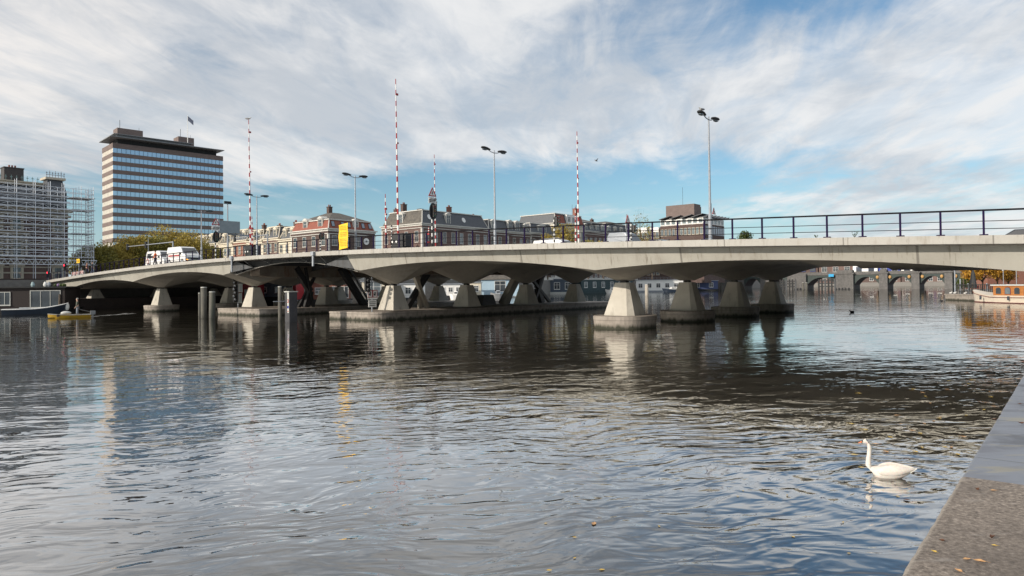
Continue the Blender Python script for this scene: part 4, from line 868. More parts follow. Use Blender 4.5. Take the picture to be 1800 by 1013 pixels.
lit=mat('lit_red_lens',(.8,.02,.03),rough=.3,emit=((1,.03,.06),3.))
for s,w_,z1,lab in ((95.5,-1.,2.2,'traffic light showing red at the left end of the bridge'),(97.5,-2.6,1.0,'second smaller red traffic light at the far left end of the bridge')):
    t=thing('traffic_light',lab,'traffic light',B(s,w_,4.1 if s>96 else zt(s)),TH-PI/2); mb=MB(); mb.tube([(0,0,-.3),(0,0,z1+.2)],.05,6); mb.build('pole',galv,t)
    mb=MB(); mb.box(-.16,.16,-.12,.12,z1-.5,z1+.45); hd=mb.build('signal_head',black,t); mb=MB(); mb.tube([(0,-.121,z1+.25),(0,-.15,z1+.25)],.15,12); mb.build('lens',lit,hd)
t=thing('traffic_light','dark traffic light seen from behind in front of the scaffold foot','traffic light',B(93,.2,zt(93)),TH-PI/2); mb=MB(); mb.tube([(0,0,-.2),(0,0,3.1)],.06,6); mb.build('pole',galv,t); mb=MB(); mb.box(-.3,.3,-.14,.14,1.9,3.3); mb.build('signal_head',steel_dark,t,bevel=.05)
t=thing('direction_sign','yellow detour sign with a black arrow at the left end of the bridge','road sign',B(83.2,-3.1,zt(83.2)),TH-PI/2)
mb=MB(); mb.tube([(0,0,0),(0,0,2.6)],.04,6); mb.build('pole',galv,t); mb=MB(); mb.box(-.55,.6,-.1,-.06,1.85,2.4); sg=mb.build('panel',yellow,t)
mb=MB(); mb.add([(-.48,-.105,2.12),(-.25,-.105,1.95),(-.25,-.105,2.29)],[(0,1,2)]); mb.box(.0,.3,-.11,-.104,2.02,2.2); mb.build('arrow',black,sg)
# red and white road barriers by the scaffold
for k in range(4):
    t=thing('road_barrier',['red and white road barrier leftmost beside the detour sign','red and white road barrier second from the left by the detour sign','red and white striped barrier third from the left by the detour sign','red and white striped barrier nearest the yellow detour sign'][k],'barrier',B(89.2-k*1.25,-1.9,zt(89.2-k*1.25)),TH-PI/2,'red and white barriers by the bridge end')
    mb=MB(); mb.box(-.55,.55,-.05,.05,.55,1.0,1); 
    for q in range(4): x=-.5+q*.28; mb.add([(x,-.056,.55),(x+.14,-.056,.55),(x+.24,-.056,1.0),(x+.1,-.056,1.0)],[(0,1,2,3)],0)
    mb.box(-.5,-.42,-.15,.15,0,.55,1); mb.box(.42,.5,-.15,.15,0,.55,1); mb.build('board',[red,white],t)
t=thing('traffic_sign','small round red and white sign low by the railing left of the vans','road sign',B(60.8,-3.2,zt(60.8)),TH-PI/2)
mb=MB(); mb.tube([(0,0,0),(0,0,.6)],.03,6); mb.build('pole',galv,t); mb=MB(); mb.tube([(0,-.03,.62),(0,-.06,.62)],.3,18); a=mb.build('red_disc',red,t); mb=MB(); mb.tube([(0,-.061,.6),(0,-.07,.6)],.2,18); mb.build('white_disc',white,a)
# ------------------------------------------------------------------ vehicles (local: front towards -Y)
def vehicle(kind,loc,rz,paint,lab,cat,L=5.0,W=1.95,Hh=2.0,stripe=None,side_glass=False,group='vehicles crossing the bridge',rack=False,wind=True):
    t=thing(kind,lab,cat,loc,rz,group); a=W/2
    if cat=='van':
        prof=[(0,.35),(0,.75),(.12,1.02),(.85,1.22),(1.55,Hh-.12),(1.9,Hh),(L-.2,Hh),(L,Hh-.35),(L,.35)]
    else:
        prof=[(0,.3),(0,.62),(.15,.78),(1.15,.93),(1.95,Hh-.08),(2.3,Hh),(3.1,Hh),(4.0,1.0),(L-.1,.92),(L,.6),(L,.3)]
    mb=MB(); rg=[]
    for x,ins,dz in ((-a,.06,.04),(-a+.06,0,0),(a-.06,0,0),(a,.06,.04)):
        rg.append([(x*(.86 if z>1.25 and abs(x)>.5 else 1),y+(ins if y<L/2 else -ins),z-(dz if z>1 else -dz)) for y,z in prof])
    mb.loft([r[::-1] for r in rg]); body=mb.build('body',paint,t,bevel=.03)
    g=MB()
    if cat=='van': 
        g.add([(-a*.8,.93,1.27),(a*.8,.93,1.27),(a*.74,1.5,Hh-.16),(-a*.74,1.5,Hh-.16)],[(0,1,2,3)]); 
        g.v=[(x,y-.035,z+.02) for x,y,z in g.v]
    else: g.add([(-a*.8,1.25,.99),(a*.8,1.25,.99),(a*.72,1.92,Hh-.12),(-a*.72,1.92,Hh-.12)],[(0,1,2,3)]); g.v=[(x,y-.03,z+.02) for x,y,z in g.v]
    g.build('windscreen',glass,t)
    for sg in (-1,1):
        g=MB(); x=sg*(a*.9+.03)
        if cat=='van': q=[(x*1.02,1.25,1.2),(x*1.02,2.1,1.2),(x*.94,2.1,Hh-.28),(x*.94,1.62,Hh-.28)]
        else: q=[(x*1.02,1.5,.95),(x*1.02,3.75,.98),(x*.93,3.0,Hh-.12),(x*.93,2.2,Hh-.12)]
        g.add(q,[(0,1,2,3) if sg>0 else (3,2,1,0)]); g.build('side_window',glass,t)
        if side_glass and cat=='van':
            g=MB(); g.add([(x*1.02,2.3,1.2),(x*1.02,L-.4,1.2),(x*.94,L-.4,Hh-.28),(x*.94,2.3,Hh-.28)],[(0,1,2,3) if sg>0 else (3,2,1,0)]); g.build('side_window',glass,t)
        mb=MB(); mb.box(sg*a*.62-.17,sg*a*.62+.17,-.03,.05,.62,.8); mb.build('headlight',glassl,t)
        mb=MB(); mb.box(sg*(a+.06)-.07,sg*(a+.06)+.07,1.15,1.3,1.15,1.38); mb.build('mirror',black,t)
        for y in (.85,L-.95):
            w=MB(); w.tube([(sg*(a-.2),y,.33),(sg*(a+.01),y,.33)],.33,18); wo=w.build('wheel',rubber,t)
            w=MB(); w.tube([(sg*(a+.0),y,.33),(sg*(a+.02),y,.33)],.19,12); w.build('rim',galv,wo)
        if stripe:
            w=MB(); w.box(sg*(a+.004)-.006,sg*(a+.004)+.006,1.6,4.3,.98,1.12) ; w.build('side_stripe',stripe,t)
    mb=MB(); mb.box(-a*.45,a*.45,-.03,.02,.55,.78); mb.box(-a*.95,a*.95,-.05,.1,.3,.5); mb.build('grille',black,t)
    mb=MB(); mb.box(-.26,.26,-.06,-.05,.36,.46); mb.build('number_plate',yellow,t)
    if rack:
        mb=MB(); 
        for x in (-.6,.6): mb.tube([(x,1.9,Hh+.15),(x,L-.3,Hh+.15)],.025,5)
        for y in (2.2,3.2,4.2): mb.tube([(-.7,y,Hh+.0),(-.7,y,Hh+.15),(.7,y,Hh+.15),(.7,y,Hh)],.022,5)
        mb.build('roof_rack',galv,t)
    return t
white_p=mat('white_vehicle_paint',(.74,.74,.73),(.70,.70,.69),1,.3,coat=.5)
dark_p=mat('dark_vehicle_paint',(.02,.022,.028),(.025,.027,.033),1,.25,coat=.6)
grey_p=mat('grey_vehicle_paint',(.30,.32,.35),(.27,.29,.32),1,.3,coat=.5)
vz=lambda s:zt(s)-.14
HD=TH-PI/2     # local -Y points to -u (towards the right bank) when rz = TH
v=vehicle('delivery_van',B(54.3,-.9,zt(54.3)-.03),TH,white_p,'white delivery van with a red side stripe and lit orange indicator, driving towards the right','van',5.0,1.95,2.05,stripe=red)
mb=MB(); mb.box(-.98,-.72,-.04,.03,.42,.56); mb.build('indicator',mat('lit_indicator',(1,.35,.02),emit=((1,.35,.03),3.)),v)
vehicle('delivery_van',B(61.2,-.3,zt(61.2)-.03),TH,white_p,'plain white van following close behind the striped van','van',5.2,1.95,2.05,side_glass=True)
vehicle('work_van',B(17.4,20.5,vz(17.4)),TH,white_p,'white works van with an orange stripe and roof rack, right of the middle signal','van',5.2,1.95,2.0,stripe=mat('orange_stripe',(.75,.28,.03)),rack=True)
vehicle('parked_lorry_cab',B(8.0,17.5,vz(8.0)),TH,grey_p,'pale grey box van with a dark side window left of the dark car','van',3.6,1.9,2.2)
vehicle('dark_car',B(3.7,16.5,vz(3.7)),TH,dark_p,'dark saloon car whose roof shows above the beam below the office block','car',4.5,1.8,1.43)
vehicle('pale_car',B(-3.4,20,vz(-3.4)),TH,white_p,'pale car roof just visible above the beam right of the office block','car',4.4,1.8,1.40)
vehicle('grey_car',B(-9.6,21,vz(-9.6)),TH,grey_p,'dark grey estate car roof showing under the railing on the right','car',4.8,1.8,1.45)
vehicle('grey_car',B(-21.5,16,vz(-21.5)),TH,dark_p,'dark car at the right edge of the picture behind the railing','car',4.5,1.8,1.6)
# weeds on the edge beam
for s,lab in ((-13.85,'small weed sprouting from the edge beam beside the grey car roof'),(-12.25,'tiny weed tuft on the edge beam'),):
    mb=MB(); 
    for k in range(16):
        a=random.random()*6.28; l=random.uniform(.12,.32)*(1 if s<-13 else .5); mb.tube([(0,0,0),(math.cos(a)*l*.5,math.sin(a)*l*.5,l*.8)],[.006,.003],3); mb.add([(math.cos(a)*l*.5-.02,math.sin(a)*l*.5,l*.8),(math.cos(a)*l*.5+.03,math.sin(a)*l*.5+.01,l*.8+.02),(math.cos(a)*l*.5,math.sin(a)*l*.5+.02,l*.8+.05)],[(0,1,2)])
    o=mb.build('weed',grn,label=lab,cat='plant'); o.location=B(s,-3.75,zt(s))
# ------------------------------------------------------------------ signals, signs and mooring piles at water level
def navsign(P,lab,h,panels,lights=True,rz=TH-R(8)):
    t=thing('navigation_sign',lab,'navigation sign',P,rz); mb=MB(); mb.tube([(0,0,0),(0,0,h)],.045,8); mb.build('post',galv,t)
    for (x0,x1,z0,z1,kind) in panels:
        mb=MB(); mb.box(x0,x1,-.09,-.06,z0,z1); p=mb.build('panel',white,t)
        if kind=='red':
            for a,b,c,d in ((x0,x1,z0,z0+.05),(x0,x1,z1-.05,z1),(x0,x0+.05,z0+.05,z1-.05),(x1-.05,x1,z0+.05,z1-.05)):
                q=MB(); q.box(a,b,-.1,-.091,c,d); q.build('red_border',red,p)
            q=MB(); xm=(x0+x1)/2; q.box(xm-.05,xm+.05,-.1,-.091,z0+.15,z1-.15); q.box(xm-.11,xm-.06,-.1,-.091,z0+.15,z0+.3); q.build('symbol',black,p)
        if kind=='text':
            q=MB()
            for k in range(3): zz=z0+(z1-z0)*(.25+.25*k); q.box(x0+.08,x1-.08,-.1,-.091,zz-.025,zz+.025)
            q.build('writing',black,p)
        if kind=='grey':
            q=MB(); q.box(x0+.05,x1-.05,-.1,-.091,z0+.05,z1-.05); q.build('panel_face',mat('pale_blue_panel',(.45,.52,.55)),p)
    if lights:
        mb=MB(); mb.box(-.62,-.2,-.1,.12,h-1.15,h-.02); hd=mb.build('signal_box',black,t)
        for k in range(3):
            mb=MB(); mb.tube([(-.42,-.11,h-.22-.36*k),(-.42,-.34,h-.25-.36*k)],.12,9); mb.build('visor',steel_dark,hd)
    return t
P=at_z(652,545,.66); navsign(at_z(654,548.5,.66),'waterway sign post with red bordered boards and a black signal on the nearer island',2.75,[(-.42,0,1.15,1.75,'red'),(.02,.44,1.15,1.75,'red'),(-.42,.44,1.0,1.14,''),(-.36,.36,.38,.94,'text')])
t=navsign(at_z(418.5,540.5,.66),'signal post with stacked black visors and grey boards on the left island',3.5,[(.04,.44,1.6,2.5,'grey'),(.04,.38,.45,1.5,'grey')],False)
for k in range(8):
    mb=MB(); mb.box(-.5,-.1,-.12,.1,3.15-.36*k-.3*(k>5)*.2,3.45-.36*k); mb.build('signal_box',black,t); mb=MB(); mb.tube([(-.5+.12*(k%2),-.13,3.38-.36*k),(-.56+.12*(k%2),-.38,3.34-.36*k)],.09,7); mb.build('visor',galv,t)
pile_m=mat('weathered_pile_wood',(.12,.112,.092),(.055,.055,.052),2.,.9,.5,dirt=((.04,.055,.035),2.,.8),stretch=(1,1,.3),bscale=14)
cap_m=mat('pale_pile_cap',(.50,.50,.46),(.38,.38,.36),3,.7)
def pile(x0,y0,y1,px,lab,r,grp,cap=True,m=None,z=None):
    P=at_z(px,y1,0); top=at_Y(px,y0,P.y).z
    t=thing('mooring_pile',lab,'mooring pile',(P.x,P.y,0),random.random()*3,grp)
    mb=MB(); mb.tube([(0,0,-.8),(0,0,.3),(.01,.01,top)],[r*1.05,r,r*.96],12); mb.build('shaft',m or pile_m,t,smooth=True)
    if cap: mb=MB(); mb.tube([(.01,.01,top+.002),(.01,.01,top+.07)],[r*1.02,r*.9],12); mb.build('cap',cap_m,t)
    return t
G1='timber mooring piles left of the left island'; G2='mooring piles between the islands'
pile(0,516,556.5,351,'thin shorter mooring pile, leftmost of the left trio',.12,G1); pile(0,506,559,358.5,'tallest thick mooring pile in the middle of the left trio',.27,G1); pile(0,514,559.5,373,'thick mooring pile on the right of the left trio',.27,G1)
pile(0,505,563.5,492.5,'slim pale mooring pile of the right pair',.16,G2); 
# big gauge pile with white depth gauge face
P=at_z(507,566,0); top=at_Y(507,514,P.y).z
t=thing('gauge_pile','thick dark mooring pile with a white numbered depth gauge, right of the slim pile','mooring pile',(P.x,P.y,0),TH,G2)
mb=MB(); mb.box(-.1,.62,-.3,.35,-.8,top); mb.build('shaft',mat('dark_pile',(.055,.055,.06),(.035,.035,.04),2,.8,.4),t,bevel=.05); mb=MB(); mb.box(-.14,.66,-.34,.39,top+.001,top+.08); mb.build('cap',cap_m,t)
mb=MB(); mb.box(-.13,-.101,-.28,-.06,.7,top-.02); g=mb.build('depth_gauge',cap_m,t)
mb=MB(); mb.box(-.142,-.131,-.26,-.08,1.05,1.25); g2=mb.build('gauge_plate',mat('blue_plate',(.02,.03,.25)),g)
mb=MB(); mb.box(-.142,-.131,-.24,-.1,1.5,1.56); mb.box(-.142,-.131,-.24,-.1,1.7,1.76); mb.box(-.142,-.131,-.24,-.18,1.56,1.7);mb.box(-.142,-.131,-.24,-.1,.8,.86); mb.build('gauge_marks',red,g)
mb=MB(); mb.tube([(-1.1,.3,1.6),(1.0,.2,1.62)],.03,5); mb.build('guard_bar',galv,t)
G3='single mooring piles in the open water beyond the bridge'
pile(0,500.5,520,1137,'pale mooring pile standing between the two nearest round pillars',.42,G3,m=mat('pale_pile_wood',(.40,.36,.30),(.28,.25,.21),3,.8)); pile(0,497,511,1149,'pale mooring pile by the white houseboat',.42,G3)
for px,lab in ((1268,'mooring pile left of the third pillar'),(1412,'twin mooring pile in front of the stone bridge, left one'),(1418,'twin mooring pile in front of the stone bridge, right one')):
    pile(0,497,510.5,px,lab,.35,G3)
# ------------------------------------------------------------------ boats
def hull(L,bw,hb,hs,n=18,flare=.8,stern=.7):
    """rings along x from stern(0) to bow(L); returns MB open-top hull with thickness"""
    mb=MB(); rings=[]
    for i in range(n+1):
        q=i/n; b=bw/2*(stern+(1-stern)*min(1,q*4)) * (1-max(0,(q-.55)/.45)**2.2*.97)
        sh=hs+(hb-hs)*max(0,(q-.35)/.65)**2
        keel=-.25 if q<.9 else -.25+ (q-.9)*3*(.5)
        ins=.85
        rk=-L*.13*max(0,(q-.6)/.4)**2; rings.append([(q*L,-b,sh),(q*L+rk*.8,-b*flare,.0),(q*L+rk,-b*.3*flare,keel),(q*L+rk,b*.3*flare,keel),(q*L+rk*.8,b*flare,0),(q*L,b,sh),(q*L,b*ins,sh),(q*L,b*ins*.8,max(.08,sh-.4)),(q*L,-b*ins*.8,max(.08,sh-.4)),(q*L,-b*ins,sh)])
    mb.loft(rings); return mb
def rimline(L,bw,hb,hs,n=18,stern=.7,r=.035,dz=.02):
    pts=[];
    for i in range(n+1):
        q=i/n; b=bw/2*(stern+(1-stern)*min(1,q*4))*(1-max(0,(q-.55)/.45)**2.2*.97); sh=hs+(hb-hs)*max(0,(q-.35)/.65)**2; pts.append((q*L,b,sh+dz))
    mb=MB(); mb.tube(pts,r,6); mb.tube([(x,-y,z) for x,y,z in pts],r,6); mb.tube([(0,-pts[0][1],pts[0][2]),(0,pts[0][1],pts[0][2])],r,6); return mb
yl=mat('yellow_boat_paint',(.50,.30,.02),(.38,.22,.02),2,.45,dirt=((.2,.14,.05),2,.6))
P0=at_z(158,557.5,0); P1=at_z(84,560,0)
# yellow open boat
d=(P1-P0); ang=math.atan2(d.y,d.x); L=d.length
t=thing('yellow_boat','yellow open work boat motoring left past the quay with a man standing in its stern','boat',P0,ang)
yb=t; YB0=P0; hull(L,1.4,.40,.25,stern=.8).build('hull',yl,t); rimline(L,1.4,.40,.25,stern=.8).build('gunwale',mat('grey_rim',(.35,.34,.30)),t)
mb=MB(); mb.box(.8,1.1,-.6,.6,.15,.36); mb.box(2.6,2.85,-.6,.6,.15,.36); mb.build('thwarts',bark,t)
mb=MB(); mb.box(-.45,-.05,-.16,.16,.25,.62); mb.box(-.32,-.18,-.06,.06,-.4,.25); mb.tube([(-.1,0,.5),(.9,.05,.78)],.022,5); mb.build('outboard_motor',steel_grey,t)
mb=MB(); mb.ell((2.0,0,.45),(.45,.35,.2)); mb.build('bundle',mat('pale_canvas',(.55,.55,.52)),t)
# foam of the wake behind the yellow boat
def foam():
    m=bpy.data.materials.new('wake_foam'); m.use_nodes=True; q=NT(m.node_tree); co=q.n('ShaderNodeTexCoord').outputs['Object']
    n=q.noise(q.vm('MULTIPLY',co,(.5,2.,1.)),2.2,5,.7); bs=q.n('ShaderNodeBsdfPrincipled',{'Base Color':(.7,.7,.68,1),'Roughness':.6}); tr=q.n('ShaderNodeBsdfTransparent')
    mx=q.n('ShaderNodeMixShader',{0:q.smooth(n,.50,.60),1:tr.outputs[0],2:bs.outputs[0]}); q.n('ShaderNodeOutputMaterial',{0:mx.outputs[0]}); return m
fm_=foam(); a=P0; b=at_z(232,551,0); mb=MB(); dv=(b-a); pn=Vector((-dv.y,dv.x,0)).normalized(); n=14; vs=[]
for i in range(n+1):
    q=i/n; c=a+dv*q+pn*.3*math.sin(q*7); hw=.25+.45*q; vs+=[tuple(c-pn*hw+Vector((0,0,.012))),tuple(c+pn*hw+Vector((0,0,.012)))]
mb.add(vs,[(2*i,2*i+2,2*i+3,2*i+1) for i in range(n)]); mb.build('wake',fm_,kind='stuff',label='thin white foam wake trailing behind the yellow boat',cat='wake')
# dark blue sloop with white rim
P0=at_z(3,553.5,0); P1=at_z(120,550.5,0); d=P1-P0; L=d.length
t=thing('dark_sloop','long dark blue open sloop with a white gunwale moored beside the brown houseboat','boat',P0,math.atan2(d.y,d.x))
navy=mat('navy_hull',(.018,.03,.05),(.014,.022,.036),2,.35)
hull(L,1.9,1.15,.55).build('hull',navy,t); rimline(L,1.9,1.15,.55,r=.05).build('gunwale',white,t)
mb=MB(); mb.ell((L-.1,0,.75),(.22,.2,.45)); mb.build('bow_fender',mat('white_fender',(.7,.7,.66)),t)
mb=MB(); mb.box(1.6,2.6,-.5,.5,.4,.75); mb.build('engine_box',mat('pale_canvas'),t) if False else mb.build('engine_box',white,t)
# houseboats
def houseboat(P0,P1,dep,hull_h,wall_h,wallm,roofm,lab,wins,fm=None,gm=None,hullm=None,extra=None,pitched=0,group='houseboats along the far bank',railing_=False,band=None):
    d=P1-P0; L=d.length; t=thing('houseboat',lab,'houseboat',P0,math.atan2(d.y,d.x),group)
    mb=MB(); mb.loft([[(-.2+.1,-.15,-.4),(L+.1,-.15,-.4),(L+.1,dep+.15,-.4),(-.1,dep+.15,-.4)],[(-.3,-.3,hull_h),(L+.3,-.3,hull_h),(L+.3,dep+.3,hull_h),(-.3,dep+.3,hull_h)]]); mb.build('hull',hullm or steel_dark,t)
    mb=MB(); mb.box(0,L,0,dep,hull_h+.002,hull_h+wall_h); mb.build('cabin',wallm,t)
    mb=MB()
    if pitched: mb.loft([[(-.3,-.4,hull_h+wall_h),(L+.3,-.4,hull_h+wall_h),(L+.3,dep+.4,hull_h+wall_h),(-.3,dep+.4,hull_h+wall_h)],[(-.3,-.4,hull_h+wall_h+.1),(L+.3,-.4,hull_h+wall_h+.1),(L+.3,dep+.4,hull_h+wall_h+.1),(-.3,dep+.4,hull_h+wall_h+.1)],[(L*.25,dep*.4,hull_h+wall_h+pitched),(L*.75,dep*.4,hull_h+wall_h+pitched),(L*.75,dep*.6,hull_h+wall_h+pitched),(L*.25,dep*.6,hull_h+wall_h+pitched)]])
    else: mb.box(-.25,L+.25,-.3,dep+.3,hull_h+wall_h+.001,hull_h+wall_h+.16)
    mb.build('roof',roofm,t)
    for (q,w_,h,z) in wins: window(t,q*L,0,hull_h+z,w_,h,0,fm or white,gm or glass,'cross' if w_>.7 else 'plain')
    if railing_:
        mb=MB(); z=hull_h+wall_h+.16
        for k in range(int(L/1.2)+1): mb.tube([(k*1.2,-.2,z),(k*1.2,-.2,z+.8)],.03,4)
        mb.tube([(0,-.2,z+.8),(L,-.2,z+.8)],.03,4); mb.tube([(0,-.2,z+.4),(L,-.2,z+.4)],.02,4); mb.build('roof_railing',galv,t)
    if extra: extra(t,L,hull_h+wall_h)
    return t
brownwood=mat('dark_brown_boards',(.022,.012,.010),(.012,.008,.007),1.5,.75,.3,stretch=(.3,.3,8))
# brown houseboat on the left: side parallel to picture, right end just under the bridge edge
P1=at_z(114,549,0); P0=at_z(-150,549,0)+Vector((0,3,0)); 
P1=at_Y(114,545,84.); P1.z=0; P0=at_Y(-170,545,80.); P0.z=0
L=(P1-P0).length
def hbx(t,L,z):
    for q,lab_,m_ in ((.86,'chimney_pipe',white),(.885,'roof_lantern',galv),(.78,'roof_box',mat('pale_blue_box',(.3,.4,.42)))):
        mb=MB(); mb.tube([(q*L,.6,z+.15),(q*L,.6,z+.4),(q*L,.6,z+.75)],[.16,.22,.1],8); mb.build(lab_,m_,t)
    for q in (.935,.952,.967,.985): mb=MB(); mb.ell((q*L,.4,z+.3),(.3,.3,.22),8,6); mb.build('plant_pot',[mat('violet_flowers',(.2,.12,.25)),grn][int(q*1000)%2],t)
    mb=MB(); mb.tube([(L-.4,-.45,0.2),(L-.4,-.45,z-.8)],[.17,.1],8); mb.build('stern_post',bark,t)
hbt=houseboat(P0,P1,5.,.55,2.45,brownwood,steel_dark,'dark brown wooden houseboat with a large pale framed window at the left edge',[],hullm=black,extra=hbx,group='houseboat at the near left')
ppx=lambda px:((at_Y(px,520,83)-P0).length)/L
for (a,b,y0,y1) in ((51,98,512,540),(-8,17,514,535)):
    xa,xb=ppx(a)*L,ppx(b)*L; z0=at_Y(60,y1,83.5).z; z1=at_Y(60,y0,83.5).z
    window(hbt,(xa+xb)/2,0,z0,xb-xa,z1-z0,0,cap_m,glass,'triple')
# dark quay parapet above the houseboat
mb=MB(); mb.box(-40,-1.2,0,.5,0,1.5); o=mb.build('parapet_wall',quaybrick,label='dark mossy street parapet wall above the brown houseboat',cat='wall'); o.location=B(93.05,-3.2,2.9); o.rotation_euler=(0,0,TH)
# far houseboats seen below the bridge: (x0,x1,ywater,ytop, depthY,...)
def hb(px0,px1,yw,ytop,Yd,wallm,lab,nw=3,ww=.9,wh=1.1,roofm=None,fm=None,gm=None,hullm=None,pitched=0,hh=.7,railing_=False,yaw=0.,extra=None,wz=.8):
    if px1<950: Yd=min(Yd,at_s((px0+px1)/2,505,81.).y)
    a=at_Y(px0,500,Yd*(1-yaw)); b=at_Y(px1,500,Yd*(1+yaw)); a.z=b.z=0; z1=at_Y((px0+px1)/2,ytop,Yd).z
    return houseboat(a,b,4.5,hh,z1-hh,wallm,roofm or galv,lab,[((k+.5)/nw,ww,wh,wz) for k in range(nw)],fm,gm,hullm,pitched=pitched,railing_=railing_,extra=extra)
dkblue=mat('dark_blue_boards',(.035,.055,.085),(.028,.042,.065),2,.5,stretch=(.5,.5,6)); teal=mat('dark_teal_boards',(.03,.055,.06),(.022,.042,.046),2,.5)
ltblue=mat('pale_blue_boards',(.40,.53,.62),(.34,.46,.55),2,.5); redb=mat('red_boards',(.42,.025,.035),(.34,.02,.03),2,.5)
hb(1022,1112,514,492,215,teal,'long dark teal houseboat with white windows seen between the islands and the nearest pillar',6,1.0,1.6,hullm=teal,roofm=cap_m,wz=.9,hh=1.,yaw=.02,railing_=True)
hb(950,1008,515,491,205,dkblue,'dark blue houseboat with three white framed windows beyond the right end of the island',3,1.6,1.9,hullm=cap_m,hh=.6,railing_=False,wz=.9)
hb(1118,1212,512,492.5,235,white,'long white houseboat with square windows behind the two nearest round pillars',6,1.3,1.4,hullm=galv,hh=.5,railing_=True,gm=glass,wz=1.)
hb(1214,1262,512,494,255,mat('navy_white_boards',(.05,.07,.16)),'blue houseboat with white window right of the white houseboat',2,1.4,1.6,hh=.6)
hb(846,912,524,492,175,ltblue,'pale blue floating house with a grey hipped roof between the island pillars',1,2.4,2.3,roofm=slateb,hullm=cap_m,pitched=1.6,hh=.3,wz=1.1)
hb(812,845,522,497,170,cream,'cream floating cabin left of the pale blue house',2,.9,1.2,roofm=galv)
hb(772,812,520,500,182,white,'white low cabin boat partly behind an island pillar',3,.8,.9)
hb(636,678,526,495,150,cream,'cream houseboat with a large sliding window behind the waterway sign',1,2.6,2.6,gm=glassl,hh=.4,wz=.6)
hb(676,742,524,500,158,white,'white houseboat behind the nearest island pillar',4,1.,1.2,hh=.5)
hb(548,606,524,496,140,brick_red,'brick red houseboat with a row of tall white windows seen under the lifting span',0,hh=.6,roofm=white)
o=[x for x in bpy.data.objects if x.get('label','').startswith('brick red houseboat')][0]
for k in range(4): window(o,3.9+k*.75,0,.9,.6,1.9,0,white,glass,'plain')
window(o,1.2,0,1.6,1.1,1.,0,white,glass,'sash')
hb(500,520,522,492,136,redb,'small red cabin with white corner behind the dark strut',1,.7,1.5,roofm=white)
hb(452,500,524,490,132,mat('steel_blue_boards',(.09,.12,.16),(.06,.08,.11),2,.5),'steel blue ship cabin behind the left island pillar',2,.8,.8,roofm=cap_m,hh=1.2)
hb(418,452,522,492,130,redb,'dark red boat house partly behind the left island pillar',1,.8,.9,roofm=steel_dark)
# small moored boats
def small_boat(px0,px1,yw,Yd,lab,m,cab=None):
    if px1<950: Yd=min(Yd,at_s((px0+px1)/2,505,75.).y)
    a=at_Y(px0,505,Yd); b=at_Y(px1,505,Yd); a.z=b.z=0; L=(b-a).length; t=thing('motor_boat',lab,'boat',b,math.atan2(a.y-b.y,a.x-b.x),'small boats moored by the houseboats')
    hull(L,2.2,1.3,.95).build('hull',m,t); mb=MB(); mb.loft([[(L*.2,-.8,.9),(L*.62,-.7,.9),(L*.62,.7,.9),(L*.2,.8,.9)],[(L*.22,-.7,1.7),(L*.52,-.6,1.7),(L*.52,.6,1.7),(L*.22,.7,1.7)]]); c=mb.build('cabin',cab or white,t)
    mb=MB(); mb.box(L*.25,L*.5,-.79,.79,1.2,1.5); mb.build('cabin_window',glass,c); return t
small_boat(1064,1084,514,205,'small white motor boat with canopy at the bow of the teal houseboat',white)
small_boat(1164,1196,512,225,'dark launch with a white cabin in front of the white houseboat',navy)
small_boat(862,884,521,160,'grey open boat in front of the pale blue floating house',steel_grey,galv)
small_boat(1082,1100,512,212,'low grey boat just left of the nearest pillar head',galv,white)
small_boat(790,808,520,168,'little white boat behind the island railing',white)
# crowded masts / bikes are left to the houseboat decks
# ------------------------------------------------------------------ tour boat and pontoon on the right
Pb=at_z(1716,530.5,0); t=thing('tour_boat','cream wooden tour boat with a varnished cabin and arched windows moored at the right edge','tour boat',Pb,0)
Pe=at_z(1800,533,0); dd=(Pe-Pb).normalized(); ang=math.atan2(dd.y,dd.x); t.rotation_euler=(0,0,ang)
Lb=17.
hm=mat('cream_hull',(.66,.58,.47),(.58,.50,.40),1,.4)
mb=MB(); rings=[]
for i in range(25):
    q=i/24; x=q*Lb; b=1.9*min(1,(q*3.2+.02))**.55; sh=1.5-.62*min(1,q*4)**.6+(.1*max(0,q-.5)); rings.append([(x-.25*(1-min(1,q*6)),-b,sh),(x,-b*.88,.02),(x+.2,-b*.4,-.5),(x+.2,b*.4,-.5),(x,b*.88,.02),(x-.25*(1-min(1,q*6)),b,sh)])
mb.loft(rings); mb.build('hull',hm,t); 
mb=MB(); mb.tube([(r[0][0],r[0][1]-.02,r[0][2]-.22) for r in rings],.035,5); mb.build('rubbing_strake',mat('maroon_paint',(.16,.03,.03)),t)
mb=MB(); mb.tube([(r[1][0],r[1][1]-.01,.05) for r in rings],.04,5); mb.build('waterline_stripe',mat('maroon_paint',(.16,.03,.03)),t)
mb=MB(); x0=4.6; mb.box(x0,Lb-.6,-1.5,1.5,.85,2.02); cb=mb.build('cabin',wood,t); mb=MB(); mb.box(x0-.25,Lb-.3,-1.65,1.65,2.021,2.14); mb.build('cabin_roof',mat('silver_roof',(.62,.62,.6)),t)
